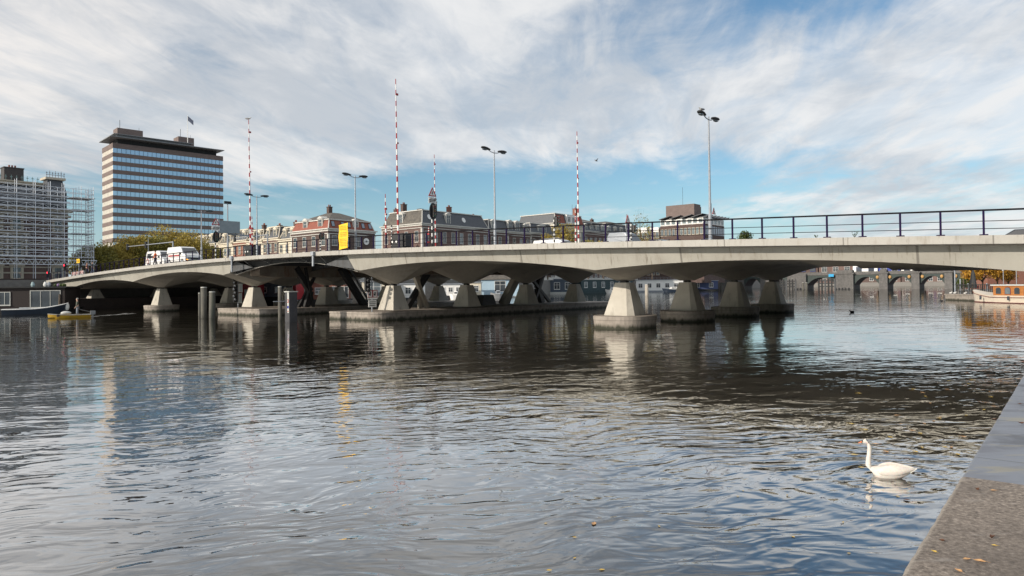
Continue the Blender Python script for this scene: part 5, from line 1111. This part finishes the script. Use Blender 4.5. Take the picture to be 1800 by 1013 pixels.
for k in range(9):
    x=x0+.85+k*1.35
    mb=MB(); n=8; mb.loft([[(x-.45,y,1.0),(x+.45,y,1.0),(x+.45,y,1.6)]+[(x+.45*math.cos(PI*j/n),y,1.6+.26*math.sin(PI*j/n)) for j in range(1,n)]+[(x-.45,y,1.6)] for y in (-1.53,-1.49)]); wf=mb.build('window',mat('maroon_paint',(.16,.03,.03)) if k==1 else wood,t)
    mb=MB(); mb.loft([[(x-.38,y,1.06),(x+.38,y,1.06),(x+.38,y,1.58)]+[(x+.38*math.cos(PI*j/n),y,1.58+.22*math.sin(PI*j/n)) for j in range(1,n)]+[(x-.38,y,1.58)] for y in (-1.545,-1.531)]); mb.build('pane',glassl if k==1 else glass,wf)
for x in (3.2,7.4,11.5): mb=MB(); mb.tube([(x,-1.97,.35),(x,-1.97,.8)],.12,8); mb.build('fender',navy,t)
# pontoon terrace
Pa=at_z(1662,527.5,0); Pc=at_z(1722,530,0)
dd=(Pc-Pa).normalized(); ang=math.atan2(dd.y,dd.x)
t=thing('pontoon','long low concrete landing pontoon with a dark picket screen left of the tour boat','pontoon',Pa,ang); Lp=22
mb=MB(); mb.box(0,Lp,0,5.5,-.3,.72); mb.box(-.1,Lp,-.1,5.6,.722,.85); mb.build('deck',wetc,t)
mb=MB()
for k in range(46):
    x=1.6+k*.42; mb.box(x,x+.07,.55,.62,.85,2.1)
mb.box(1.5,Lp-1,.5,.66,2.1,2.18); mb.box(1.5,Lp-1,.52,.64,1.2,1.26); mb.build('picket_screen',steel_dark,t)
for k,x in enumerate((2.1,2.9,4.0,5.1,8.3,9.9)):
    mb=MB(); mb.tube([(x,.9,.85),(x,.9,2.9 if k<2 else 2.3)],.09,7); mb.build('post',bark if k%2 else galv,t)
def local(t_,x,y,z): return Vector(t_.location)+Vector((math.cos(t_.rotation_euler.z)*x-math.sin(t_.rotation_euler.z)*y,math.sin(t_.rotation_euler.z)*x+math.cos(t_.rotation_euler.z)*y,z))
for k,(px,py,lab) in enumerate(((1666,517,'white gull standing on the left corner of the pontoon'),(1671,518,'white gull beside the corner gull on the pontoon'),(1695,518.5,'pale gull resting on the middle of the pontoon edge'))):
    mb=MB(); mb.ell((0,0,.14),(.2,.09,.09),10,6); mb.ell((.17,0,.25),(.07,.06,.06),8,5); o=mb.build('gull',white,smooth=True,label=lab,cat='bird'); o.location=local(t,.8+k*1.0+(1.6 if k==2 else 0),.3,.85)
P=at_Y(1711,520,100); 
t=thing('closed_parasol','tall closed black parasol on the terrace before the golden trees','parasol',(P.x,P.y,.8)); top=at_Y(1711,474,100).z-.8
mb=MB(); mb.tube([(0,0,0),(0,0,top)],.05,7); mb.build('pole',galv,t); mb=MB(); mb.loft([[(r*math.cos(2*PI*k/12)*(1+.15*(k%2)),r*math.sin(2*PI*k/12)*(1+.15*(k%2)),z) for k in range(12)] for r,z in ((.40,.75),(.38,1.3),(.22,top-.6),(.07,top-.05))]); mb.build('canopy',black,t)
P=at_Y(1717,505,101); mb=MB(); mb.box(-.35,.35,-.03,.03,-.2,.2); o=mb.build('red_notice',red,label='small red notice board beside the black parasol',cat='sign'); o.location=(P.x,P.y,P.z); 
mb=MB(); mb.box(-.03,.03,-.02,.02,-1.5,-.2); mb.build('post',galv,o)
for px,y0,lab in ((1679,470,'tall grey pole at the pontoon left of the golden trees'),):
    P=at_Y(px,520,100); mb=MB(); top=at_Y(px,y0,100).z; mb.tube([(P.x,P.y,.7),(P.x,P.y,top)],.09,7); mb.build('grey_pole',galv,label=lab,cat='pole')
for px,Y_,lab in ((1764,104,'slim lamp post with white globe left at the terrace'),(1787,104,'slim lamp post with white globe at the far right of the terrace')):
    P=at_Y(px,505,Y_); z1=at_Y(px,475,Y_).z; t=thing('lamp_post',lab,'lamp post',(P.x,P.y,1.1)); mb=MB(); mb.tube([(0,0,0),(0,0,z1-1.2)],.05,7); mb.build('pole',galv,t); mb=MB(); mb.ell((0,0,z1-1.0),(.2,.2,.22),10,6); mb.build('globe',white,t)
for px,py,Y_,cr,m_,lab,n_ in ((1703,462,108,2.2,gold,'leftmost golden autumn tree on the right terrace',1800),(1726,458,110,3.0,gold,'big golden tree behind the black parasol',2600),(1752,460,112,2.8,gold,'golden tree above the tour boat cabin',2400),(1772,468,112,1.8,gold,'thin orange tree at the right before the brick wall',900)):
    top=at_Y(px,py,Y_); h=top.z-1.1; tree('golden_tree',lab,(top.x,top.y,1.1),h*1.03,cr,h*.32,m_,n_,.26,9,'golden trees on the terrace',.14)
P=at_Y(1692,492,107); tree('green_shrub','round green shrub under the golden trees left of the parasol',(P.x,P.y,1.1),P.z-.9,1.3,.3,grn,1100,.2,6,None,.06,cat='shrub')
mb=MB(); P=at_Y(1800,500,122); mb.box(-6.5,12,0,6,0,at_Y(1790,440,122).z-1.1); o=mb.build('brick_building',brick_red,label='low red brown brick building behind the golden trees at the right',cat='building'); o.location=(P.x,P.y,1.1)
# ------------------------------------------------------------------ stone bridge far upstream
def stone_bridge():
    Pn=Vector((.66*228,228,0)); s1,w1,_=SW(Pn); t=thing('stone_bridge','old grey stone bridge with low iron arches and balustrade beyond the main bridge','bridge',B(s1,w1,0),TH+PI/2)
    # local x runs along +u (to the left), local y away from camera is -? use y from -6..6
    grey_st=mat('grey_granite',(.14,.133,.128),(.085,.082,.08),1.6,.9,.5,dirt=((.07,.068,.065),1.2,.7)); dk=mat('dark_vault',(.07,.05,.055),(.05,.04,.042),1,.9)
    zt_=lambda py:at_Y(1640,py,235).z
    ztop=zt_(481); zb=zt_(484); zd=zt_(475.5)
    rz=ray(1550,500)
    def xof(px):
        # intersect the ray with the bridge line
        r=ray(px,500); n=Vector((WW.x,WW.y,0)); k=(w1-(C0-A0).dot(WW))/r.dot(WW); Pp=C0+r*k; return SW(Pp)[0]-s1
    pil=[1668,1610,1553.5,1485.5]; ext=[(1675,1661),(1617,1603),(1561,1546),(1501,1470)]
    xs=[xof(p) for p in pil]; 
    end=xof(1215)
    mb=MB(); mb.box(-25,end+20,-.3,-9,ztop,ztop+.9) ; mb.v=[(x,y,z) for x,y,z in mb.v]; mb.build('deck_band',grey_st,t)
    mb=MB(); x=-20
    mb.box(-25,end+20,-.5,-.9,zd-.15,zd+.1); mb.build('balustrade_rail',grey_st,t)
    mb=MB()
    while x<end+20: mb.box(x,x+.3,-.55,-.85,ztop+.9,zd-.15); x+=.75
    mb.build('balusters',grey_st,t)
    for i,x in enumerate(xs):
        a_,b_=xof(ext[i][0]),xof(ext[i][1]); mb=MB(); mb.box(a_,b_,.9,-9,-.5,ztop+.3); mb.box(a_-.3,b_+.3,1.2,-9,ztop+.3,ztop+.7); mb.box(a_+.3,b_-.3,.6,-2,ztop+.7,zd+.7); mb.build('granite_pillar',grey_st,t)
    def arch(xa,xb):
        n=14; mb=MB(); hi=ztop-.1; sp_=1.6
        top=[(xa+(xb-xa)*k/n,hi) for k in range(n+1)]; bot=[(xa+(xb-xa)*k/n,sp_+(hi-.7-sp_)*(1-abs(2*k/n-1)**2.2)) for k in range(n+1)]
        for y,fl in ((-.2,0),(-8.8,1)):
            vs=[(x,y,z) for x,z in top]+[(x,y,z) for x,z in bot]; mb.add(vs,[(k,k+1,k+n+2,k+n+1) for k in range(n)])
        vs=[(x,-.2,z) for x,z in bot]+[(x,-8.8,z) for x,z in bot]; mb.add(vs,[(k,k+1,k+n+2,k+n+1) for k in range(n)],1)
        mb.build('iron_arch',[mat('green_black_iron',(.03,.045,.042),(.02,.03,.028)),dk],t)
    for pa,pb in ((1661,1617),(1603,1561),(1546,1501),(1470,1418),(1385,1355),(1338,1308),(1262,1228)): arch(xof(pa),xof(pb))
    arch(xof(1675)-14,xof(1675)); xb=xof(1452)
    for pa,pb in ((1418,1385),(1355,1338),(1308,1262)): mb=MB(); mb.box(xof(pa),xof(pb),.9,-9,-.5,ztop+.6); mb.build('granite_pillar',grey_st,t)
    mb=MB(); mb.box(xof(1228),end+26,.9,-9,-.5,ztop+.2); mb.build('abutment',grey_st,t)
    orn=mat('gilt_ornament',(.45,.27,.10),(.35,.2,.07))
    for x in xs[:3]:
        for dx in (-2.,2.): mb=MB(); mb.ell((x+dx,.15,ztop-1.),(.5,.3,.6),8,6); mb.build('gilt_ornament',orn,t)
    mb=MB(); mb.box(xb-3,xb-1.2,.95,1.0,ztop-.6,ztop+.4) ; mb.build('blue_navigation_board',mat('sky_blue',(.03,.35,.65)),t)
    # timber fenders before it
    f=thing('timber_fender','low dark timber fender with pale piles in front of the stone bridge','fender',B(s1,w1-9,0),TH+PI/2)
    for a,b in ((1386,1412),(1452,1480)):
        xa,xb_=xof(b)-0,xof(a)-0
        for z in (1.,2.1,3.): mb=MB(); mb.box(xa,xb_,0,.3,z,z+.4); mb.build('beam',steel_dark,f)
        for k in range(6): x=xa+(xb_-xa)*k/5; mb=MB(); mb.tube([(x,.15,-.5),(x,.15,3.9)],.3,7); mb.build('pile',steel_mid if k%3==0 else steel_dark,f)
    # white and blue fronted houses beyond
    bl=mat('cobalt_shopfront',(.03,.05,.3),(.02,.04,.2))
    w2=w1+185; Y2=430.
    def xo2(px):
        r=ray(px,500); k=(w2-(C0-A0).dot(WW))/r.dot(WW); return SW(C0+r*k)[0]-s1
    HL=['pale house with a blue shopfront beyond the right arch of the stone bridge','white house with blue trim second from the right beyond the stone bridge','white fronted house with wide windows in the middle beyond the stone bridge','narrow white house with blue door beyond the stone bridge','pale house beyond the leftmost of three stone arches','dark brick house behind the wide granite pillar','brown house beyond the left stone arch','brick house farthest left beyond the stone bridge']
    for k,(a,b) in enumerate(((1708,1662),(1660,1628),(1626,1585),(1583,1545),(1543,1500),(1500,1440),(1438,1370),(1368,1290))):
        xa,xb_=xo2(a),xo2(b); pz=at_w((a+b)/2,473.5,w2).z-2.4; u=abs(at_w((a+b)/2,469,w2).z-at_w((a+b)/2,478,w2).z)/2; h=pz+u*2.2
        hs=thing('canal_house',HL[k],'house',B(s1+xa,w2,2.4),TH+PI/2,'houses beyond the stone bridge')
        W_=xb_-xa; mb=MB(); mb.box(0,W_,0,-10,0,h); mb.build('wall',[brick_dark,brick_purple][k%2],hs)
        mb=MB(); mb.loft([[(0,0,h),(W_,0,h),(W_,-10,h),(0,-10,h)],[(0,-3,h+4),(W_,-3,h+4),(W_,-7,h+4),(0,-7,h+4)]]); mb.build('roof',slate,hs)
        if k<5: mb=MB(); mb.box(-.02,W_+.02,.05,.35,pz-u*1.3,pz+u*1.3); mb.build('shop_front',[white,bl][k%2],hs)
        n=max(2,int(W_/6))
        for q in range(n): window(hs,W_*(q+.5)/n,.4,pz-u,3.,u*1.9,PI,[bl,white][k%2],glass,'cross')
        for q in range(n): window(hs,W_*(q+.5)/n,.05,pz-u*4.5,2.,u*1.6,PI,white,glass,'sash')
stone_bridge()
# ------------------------------------------------------------------ people
skin_m=mat('skin',(.55,.34,.25),(.5,.3,.22),4,.6)
def skinned(name,verts,edges,mat_,parent=None,root=0,sub=1):
    me=bpy.data.meshes.new(name); me.from_pydata([v[:3] for v in verts],edges,[]); me.materials.append(mat_); me.update()
    o=bpy.data.objects.new(name,me); S.collection.objects.link(o); o.parent=parent
    md=o.modifiers.new('skin','SKIN'); md.use_smooth_shade=True
    if not me.skin_vertices: me.skin_vertices.new(name='')
    for i,v in enumerate(verts):
        sv=me.skin_vertices[0].data[i]; r=v[3]; sv.radius=(r,r) if not isinstance(r,tuple) else r; sv.use_root=(i==root)
    o.modifiers.new('sub','SUBSURF').levels=sub; o.modifiers['sub'].render_levels=sub; return o
def person(loc,rz,label,jacket,trousers,hair,arms=((.28,-.05,1.12),(.30,-.15,.88),(-.28,-.05,1.12),(-.30,-.15,.88)),stride=.12,group=None,lean=0.,scale=1.):
    t=thing('person',label,'person',loc,rz,group); t.scale=(scale,)*3
    e1,h1,e2,h2=[Vector(a) for a in arms]
    V=[(0,0,.95,.13),(0,0,1.15,.12),(0,-.01,1.36,.15),(0,-.01,1.47,.07),(0,-.02,1.55,.055),(0,-.035,1.64,.085),(0,-.03,1.73,.07),
       (.18,0,1.40,.06),(*e1,.045),(*h1,.032),(-.18,0,1.40,.06),(*e2,.045),(*h2,.032),
       (.1,0,.88,.09),(.1,-stride*.4-.02,.48,.06),(.1,-stride,.09,.04),(.1,-stride-.14,.035,.035),(-.1,0,.88,.09),(-.1,stride*.4-.02,.48,.06),(-.1,stride,.09,.04),(-.1,stride-.14,.035,.035)]
    E=[(0,1),(1,2),(2,3),(3,4),(4,5),(5,6),(2,7),(7,8),(8,9),(2,10),(10,11),(11,12),(0,13),(13,14),(14,15),(15,16),(0,17),(17,18),(18,19),(19,20)]
    for hi,hv,sg in ((9,h1,1),(12,h2,-1)):
        el=e1 if sg>0 else e2; d=(hv-el).normalized(); sd_=Vector((0,1,0)) if abs(d.z)>.6 else Vector((1,0,0))
        pi=len(V); pv=hv+d*.07; V.append((*pv,.026)); E.append((hi,pi))
        for q,l in ((-.03,.055),(-.01,.068),(.01,.07),(.03,.05)):
            a=pv+sd_*q+d*.03; b=a+d*l+Vector((0,-.015,-.01)); V.append((*a,.009)); V.append((*b,.008)); E+=[(pi,len(V)-2),(len(V)-2,len(V)-1)]
        a=hv+sd_*-.035+d*.03; V.append((*a,.010)); V.append((*(a+sd_*-.02+d*.04),.009)); E+=[(hi,len(V)-2),(len(V)-2,len(V)-1)]
    skinned('body',V,E,skin_m,t)
    J=[(0,0,.90,.15),(0,0,1.15,.145),(0,-.01,1.36,.165),(0,-.01,1.44,.09),(.19,0,1.39,.075),(*e1,.06),(*(e1.lerp(h1,.85)),.047),(-.19,0,1.39,.075),(*e2,.06),(*(e2.lerp(h2,.85)),.047)]
    skinned('jacket',J,[(0,1),(1,2),(2,3),(2,4),(4,5),(5,6),(2,7),(7,8),(8,9)],jacket,t)
    Tq=[(0,0,.95,.14),(.1,0,.86,.10),(.1,-stride*.4-.02,.48,.075),(.1,-stride,.12,.06),(-.1,0,.86,.10),(-.1,stride*.4-.02,.48,.075),(-.1,stride,.12,.06)]
    skinned('trousers',Tq,[(0,1),(1,2),(2,3),(0,4),(4,5),(5,6)],trousers,t)
    mb=MB(); mb.ell((0,.0,1.70),(.088,.10,.085),12,8); mb.build('hair',hair,t,smooth=True)
    mb=MB(); mb.ell((.032,-.118,1.655),(.012,.008,.008),6,4); mb.ell((-.032,-.118,1.655),(.012,.008,.008),6,4); mb.build('eyes',black,t)
    mb=MB(); mb.ell((0,-.13,1.63),(.013,.02,.018),6,4); mb.build('nose',skin_m,t); mb=MB(); mb.ell((0,-.112,1.595),(.025,.01,.006),6,4); mb.build('mouth',mat('lips',(.35,.14,.12)),t)
    for sg in (-.1,.1):
        mb=MB(); mb.ell((sg,(-stride if sg>0 else stride)-.07,.045),(.05,.13,.05),8,6); mb.build('shoe',black,t)
    return t
dkc=mat('dark_cloth',(.03,.035,.045),(.02,.024,.03)); jeans=mat('blue_jeans',(.08,.11,.17),(.06,.08,.13)); olive=mat('olive_jacket',(.07,.075,.05),(.05,.055,.04)); palej=mat('pale_jeans',(.25,.28,.33)); hvis=mat('orange_jacket',(.75,.13,.02),(.65,.1,.02)); grey_h=mat('grey_hair',(.35,.33,.3)); brown_h=mat('brown_hair',(.06,.035,.02)); rust=mat('rust_coat',(.28,.10,.05))
ybz=yb.rotation_euler.z; Pm=local(yb,1.05,0,.12)
person(Pm,ybz+R(80),'man in olive jacket and pale jeans standing in the yellow boat holding the tiller',olive,palej,grey_h,arms=((.27,-.05,1.12),(.28,-.16,.90),(-.30,.05,1.13),(-.30,.1,.88)),stride=.05)
person(B(59.3,-3.0,zt(59.3)-.02),TH-PI/2-R(40),'road worker in an orange jacket walking behind the railing by the rear van',hvis,dkc,brown_h,stride=.2)
person(B(80.2,-3.1,zt(80.2)-.02),TH+R(60),'pedestrian in a rust brown coat near the left end of the bridge',rust,dkc,brown_h,stride=.2)
person(B(78.6,-3.0,zt(78.6)-.02),TH+R(75),'pedestrian in dark clothes beside the one in the rust coat',dkc,jeans,black,stride=.22)
# ------------------------------------------------------------------ swan
def swan():
    a=at_z(1520,835,0); b=at_z(1603,842,0); d=(b-a); d.z=0; c=(a+b)/2; L=.78; Ls=d.length
    t=thing('swan','white mute swan with orange bill gliding left beside the quay','swan',(c.x,c.y,0),math.atan2(d.y,d.x)); k=Ls/.90
    t.scale=(k*1.03,k,k*1.27)
    # spine from tail (+x) to breast (-x), up the neck, head, bill base.  (x,z, half width, half height, tilt)
    # z=0 water line
    sec=[(.52,.165,.012,.008,0),(.44,.135,.05,.028,8),(.34,.105,.10,.065,8),(.22,.085,.155,.10,5),(.08,.075,.185,.125,2),(-.08,.065,.185,.128,0),(-.20,.055,.165,.118,-6),(-.29,.065,.128,.10,-28),(-.345,.105,.086,.078,-58),(-.365,.17,.064,.060,-80),(-.362,.25,.052,.052,-94),(-.350,.34,.045,.046,-98),(-.338,.42,.042,.043,-96),(-.335,.49,.041,.043,-88),(-.345,.545,.043,.045,-62),(-.375,.575,.046,.047,-28),(-.415,.582,.043,.042,-4),(-.448,.575,.030,.030,10),(-.470,.566,.020,.022,14)]
    mb=MB(); rings=[]; n=20
    for x,z,hw,hh,ti in sec:
        A=R(ti); nx,nz=math.sin(A),math.cos(A)   # local up of the section
        rings.append([(x+nx*hh*math.sin(2*PI*j/n)*1.,hw*math.cos(2*PI*j/n),z+nz*hh*math.sin(2*PI*j/n)) for j in range(n)])
    mb.loft(rings); fe=bpy.data.materials.new('white_feathers'); fe.use_nodes=True; q=NT(fe.node_tree); co=q.n('ShaderNodeTexCoord').outputs['Object']
    nz_=q.noise(q.vm('MULTIPLY',co,(1.,2.,2.)),22,4,.6); col=q.ramp(nz_,[(.3,(.66,.62,.57)),(.7,(.56,.51,.46))]); bp=q.n('ShaderNodeBump',{'Strength':.7,'Distance':.008,'Height':nz_})
    p=q.n('ShaderNodeBsdfPrincipled',{'Base Color':col,'Roughness':.75,'Subsurface Weight':.15,'Normal':bp.outputs[0]}); q.n('ShaderNodeOutputMaterial',{0:p.outputs[0]})
    body=mb.build('body',fe,t,smooth=True); sb=body.modifiers.new('sub','SUBSURF'); sb.levels=1; sb.render_levels=2
    for sg in (-1,1):
        mb=MB(); rg=[]
        for x,z,wy,hh in ((-.2,.10,.02,.03),(-.12,.12,.03,.075),(.0,.135,.035,.095),(.14,.145,.035,.088),(.28,.15,.03,.062),(.40,.165,.02,.035),(.50,.175,.008,.010)):
            yo=sg*(.178 if x<.2 else .178-(x-.2)*.45); rg.append([(x,yo+wy*math.cos(2*PI*j/12)-sg*.5*max(0,hh*math.sin(2*PI*j/12)),z+hh*math.sin(2*PI*j/12)) for j in range(12)])
        mb.loft(rg); w_=mb.build('wing',fe,t,smooth=True); w_.modifiers.new('sub','SUBSURF').render_levels=2
        f=MB()
        for i in range(5): f.add([(.20+.05*i,sg*(.12-.012*i),.145),(.44+.02*i,sg*(.05-.006*i),.175+.004*i),(.455+.02*i,sg*(.06-.006*i),.165+.004*i),(.2+.05*i,sg*(.15-.012*i),.11)],[(0,1,2,3)])
        f.build('flight_feathers',fe,w_)
    bl=mat('orange_bill',(.70,.22,.10),(.6,.16,.07),5,.45)
    mb=MB(); mb.loft([[(x,hw*math.cos(2*PI*j/10),z+hh*math.sin(2*PI*j/10)) for j in range(10)] for x,z,hw,hh in ((-.470,.568,.016,.018),(-.50,.558,.014,.013),(-.53,.548,.014,.009),(-.550,.541,.010,.006))]); mb.build('bill',bl,t,smooth=True)
    mb=MB(); mb.ell((-.474,0,.586),(.014,.012,.012),10,6); mb.loft([[(x,hw*math.cos(2*PI*j/10),z+hh*math.sin(2*PI*j/10)) for j in range(10)] for x,z,hw,hh in ((-.44,.580,.031,.013),(-.465,.574,.024,.016),(-.478,.566,.0175,.0185))]); mb.ell((-.549,0,.541),(.007,.008,.005),8,5); mb.build('face_mask',black,t,smooth=True)
    for sg in (-1,1): mb=MB(); mb.ell((-.428,sg*.033,.588),(.007,.004,.007),8,6); mb.build('eye',black,t)
swan()
# ------------------------------------------------------------------ other birds
def gull(name,loc,rz,lab,fly=False,k=1.):
    t=thing(name,lab,'bird',loc,rz,None); t.scale=(k,)*3; gm=mat('grey_gull_back',(.25,.25,.26))
    mb=MB(); mb.loft([[(x,hw*math.cos(2*PI*j/10),z+hw*math.sin(2*PI*j/10)) for j in range(10)] for x,z,hw in ((.24,.13,.012),(.14,.14,.05),(0,.15,.075),(-.12,.17,.06),(-.16,.215,.042),(-.20,.235,.036),(-.24,.23,.012),(-.28,.222,.004))]); mb.build('body',mat('gull_white',(.6,.6,.58)) if not fly else gm,t,smooth=True)
    for sg in (-1,1):
        mb=MB()
        if fly: mb.add([(-.1,sg*.05,.17),(.08,sg*.05,.17),(.10,sg*.35,.36),(.16,sg*.62,.30),(.0,sg*.38,.38)],[(0,1,2,4),(4,2,3)])
        else: mb.ell((.05,sg*.06,.16),(.2,.02,.05),10,6)
        mb.build('wing',gm,t)
        if not fly: mb=MB(); mb.tube([(0,sg*.03,0),(0,sg*.03,.1)],.008,4); mb.build('leg',mat('orange_bill'),t)
P=at_Y(1048,285,60); gull('flying_gull',P,R(20),'dark gull flying in the open sky right of the slim far boom',True,.7)
Pl=B(-6.86,-3,11.25); c=Vector((math.cos(TH),math.sin(TH),0)); gull('gull',Pl-c*.84+Vector((0,0,.1)),R(30),'gull sitting on the left head of the nearest street lamp',k=.8)
gull('gull',B(39.25,-2.6,18.7)+Vector((-.16,0,0)),R(180),'dark gull sitting on the tip of the left tall boom',k=1.2)
for px,py,lab in ((1498,549.5,'small dark coot swimming beyond the pillars'),(1655,529.5,'dark water bird near the pontoon corner')):
    P=at_z(px,py,0); t=thing('coot',lab,'bird',P,0); mb=MB(); mb.ell((0,0,.06),(.2,.11,.10),10,6); mb.ell((-.2,0,.2),(.06,.05,.06),8,6); mb.tube([(-.16,0,.1),(-.2,0,.18)],.035,6); mb.build('body',black,t,smooth=True); mb=MB(); mb.tube([(-.24,0,.2),(-.3,0,.19)],[.02,.006],6); mb.build('bill',white,t)
# ------------------------------------------------------------------ leaves on the quay and on the water
lm=[mat('dry_tan_leaf',(.50,.30,.14),(.40,.22,.10),40,.7),mat('brown_leaf',(.12,.055,.03),(.09,.04,.025),40,.7),mat('yellow_leaf',(.55,.38,.08),(.45,.3,.06),40,.7)]
def leaf(P,rz,size,m,lab,grp,curl=.25,tilt=0):
    mb=MB(); n=8; vs=[]; out=[(0,-.5),(.16,-.32),(.27,-.1),(.24,.12),(.12,.36),(0,.5)]
    mid=[(0,y) for _,y in out]
    V=[(0,y*size,abs(y)**2*curl*size*1.2+.002) for _,y in out]; Rr=[(x*size,y*size,(abs(y)**2*1.2+x*x*5)*curl*size+.002) for x,y in out[1:-1]]; Ll=[(-x*size,y,z) for x,y,z in [(a/size,b,c) for a,b,c in Rr]]
    vs=V+Rr+Ll; fs=[(0,6,1),(1,6,7,2),(2,7,8,3),(3,8,9,4),(4,9,5),(0,1,10),(1,2,11,10),(2,3,12,11),(3,4,13,12),(4,5,13)]
    mb.add(vs,fs); mb.tube([(0,-.5*size,.25*curl*size+.003),(.02*size,-.75*size,.006)],size*.012,4)
    o=mb.build('fallen_leaf',m,label=lab,cat='leaf',group=grp); o.location=P; o.rotation_euler=(tilt,0,rz); return o
QG='dry leaves lying on the rough quay concrete'
for px,py,sz,mi,rz,lab,cu in ((1718,862,.035,1,.4,'crumpled dark brown leaf nearest the blue slab joint',1.4),(1746,863,.05,0,1.4,'pale tan leaf right of the dark crumpled leaf near the joint',.3),(1744,947,.045,1,2.,'dark curled leaf above the small yellow leaf',1.2),(1748,960,.035,2,1.1,'small yellow leaf under the dark curled leaf',.4),(1656,952,.035,1,.8,'small brown leaf near the quay edge at the left',1.),(1642,971,.04,2,.3,'yellowish leaf right on the quay edge',.5),(1699,984,.05,0,1.7,'slender tan leaf left of the large tan leaf',.3),(1722,988,.065,0,1.0,'largest pale tan leaf lying on the concrete',.4),(1685,1005,.05,0,.2,'rounded tan leaf at the bottom of the picture',.5),(1748,738,.06,1,1.,'brown leaf on the blue grey slab',.5),(1795,745,.08,1,.2,'dark leaf clump on the slab at the right edge',.6),(1793,711,.06,1,1.2,'far brown leaf on the slab at the right edge',.5)):
    leaf(at_z(px,py,QZ+.006),rz,sz,lm[mi],lab,QG,cu)
random.seed(21)
WG='small fallen leaves floating on the dark water'
cl=[('tan leaf floating beside the breast of the swan',1514,822,.09,2),('orange brown leaf floating below the swan tail',1594,879,.09,1),('pale leaf floating just above the orange brown leaf',1578,873,.06,2),('brown leaf cluster floating in the foreground middle',1044,921,.10,0),('tiny leaf floating left of the foreground leaf cluster',1010,945,.05,2),('yellow leaf floating at the bottom, centre right',965,1003,.06,2),('yellow leaf floating at the bottom, next to the centre right one',1058,1002,.06,2),('pale leaf pair floating right above the swan tail',1618,762,.10,2)]
for lab,px,py,sz,mi in cl: leaf(at_z(px,py,.004),random.random()*6,sz,lm[mi],lab,WG,.15)
for k in range(34):
    px=random.uniform(1490,1760); py=random.uniform(665,800)
    lim=1800-(py-655)*.6145
    if px>lim-14: px=lim-14-random.random()*120
    leaf(at_z(px,py,.004),random.random()*6,random.uniform(.07,.13),lm[random.choice((0,2,2))],'tiny pale yellow leaf drifting in the brown reflection between swan and bridge','leaves scattered over the brown reflection',.15)
for k in range(10):
    px=random.uniform(700,1500); py=random.uniform(830,1005)
    leaf(at_z(px,py,.004),random.random()*6,random.uniform(.03,.05),lm[2],'tiny yellow leaf speck floating in the open foreground water','leaf specks on the foreground water',.15)
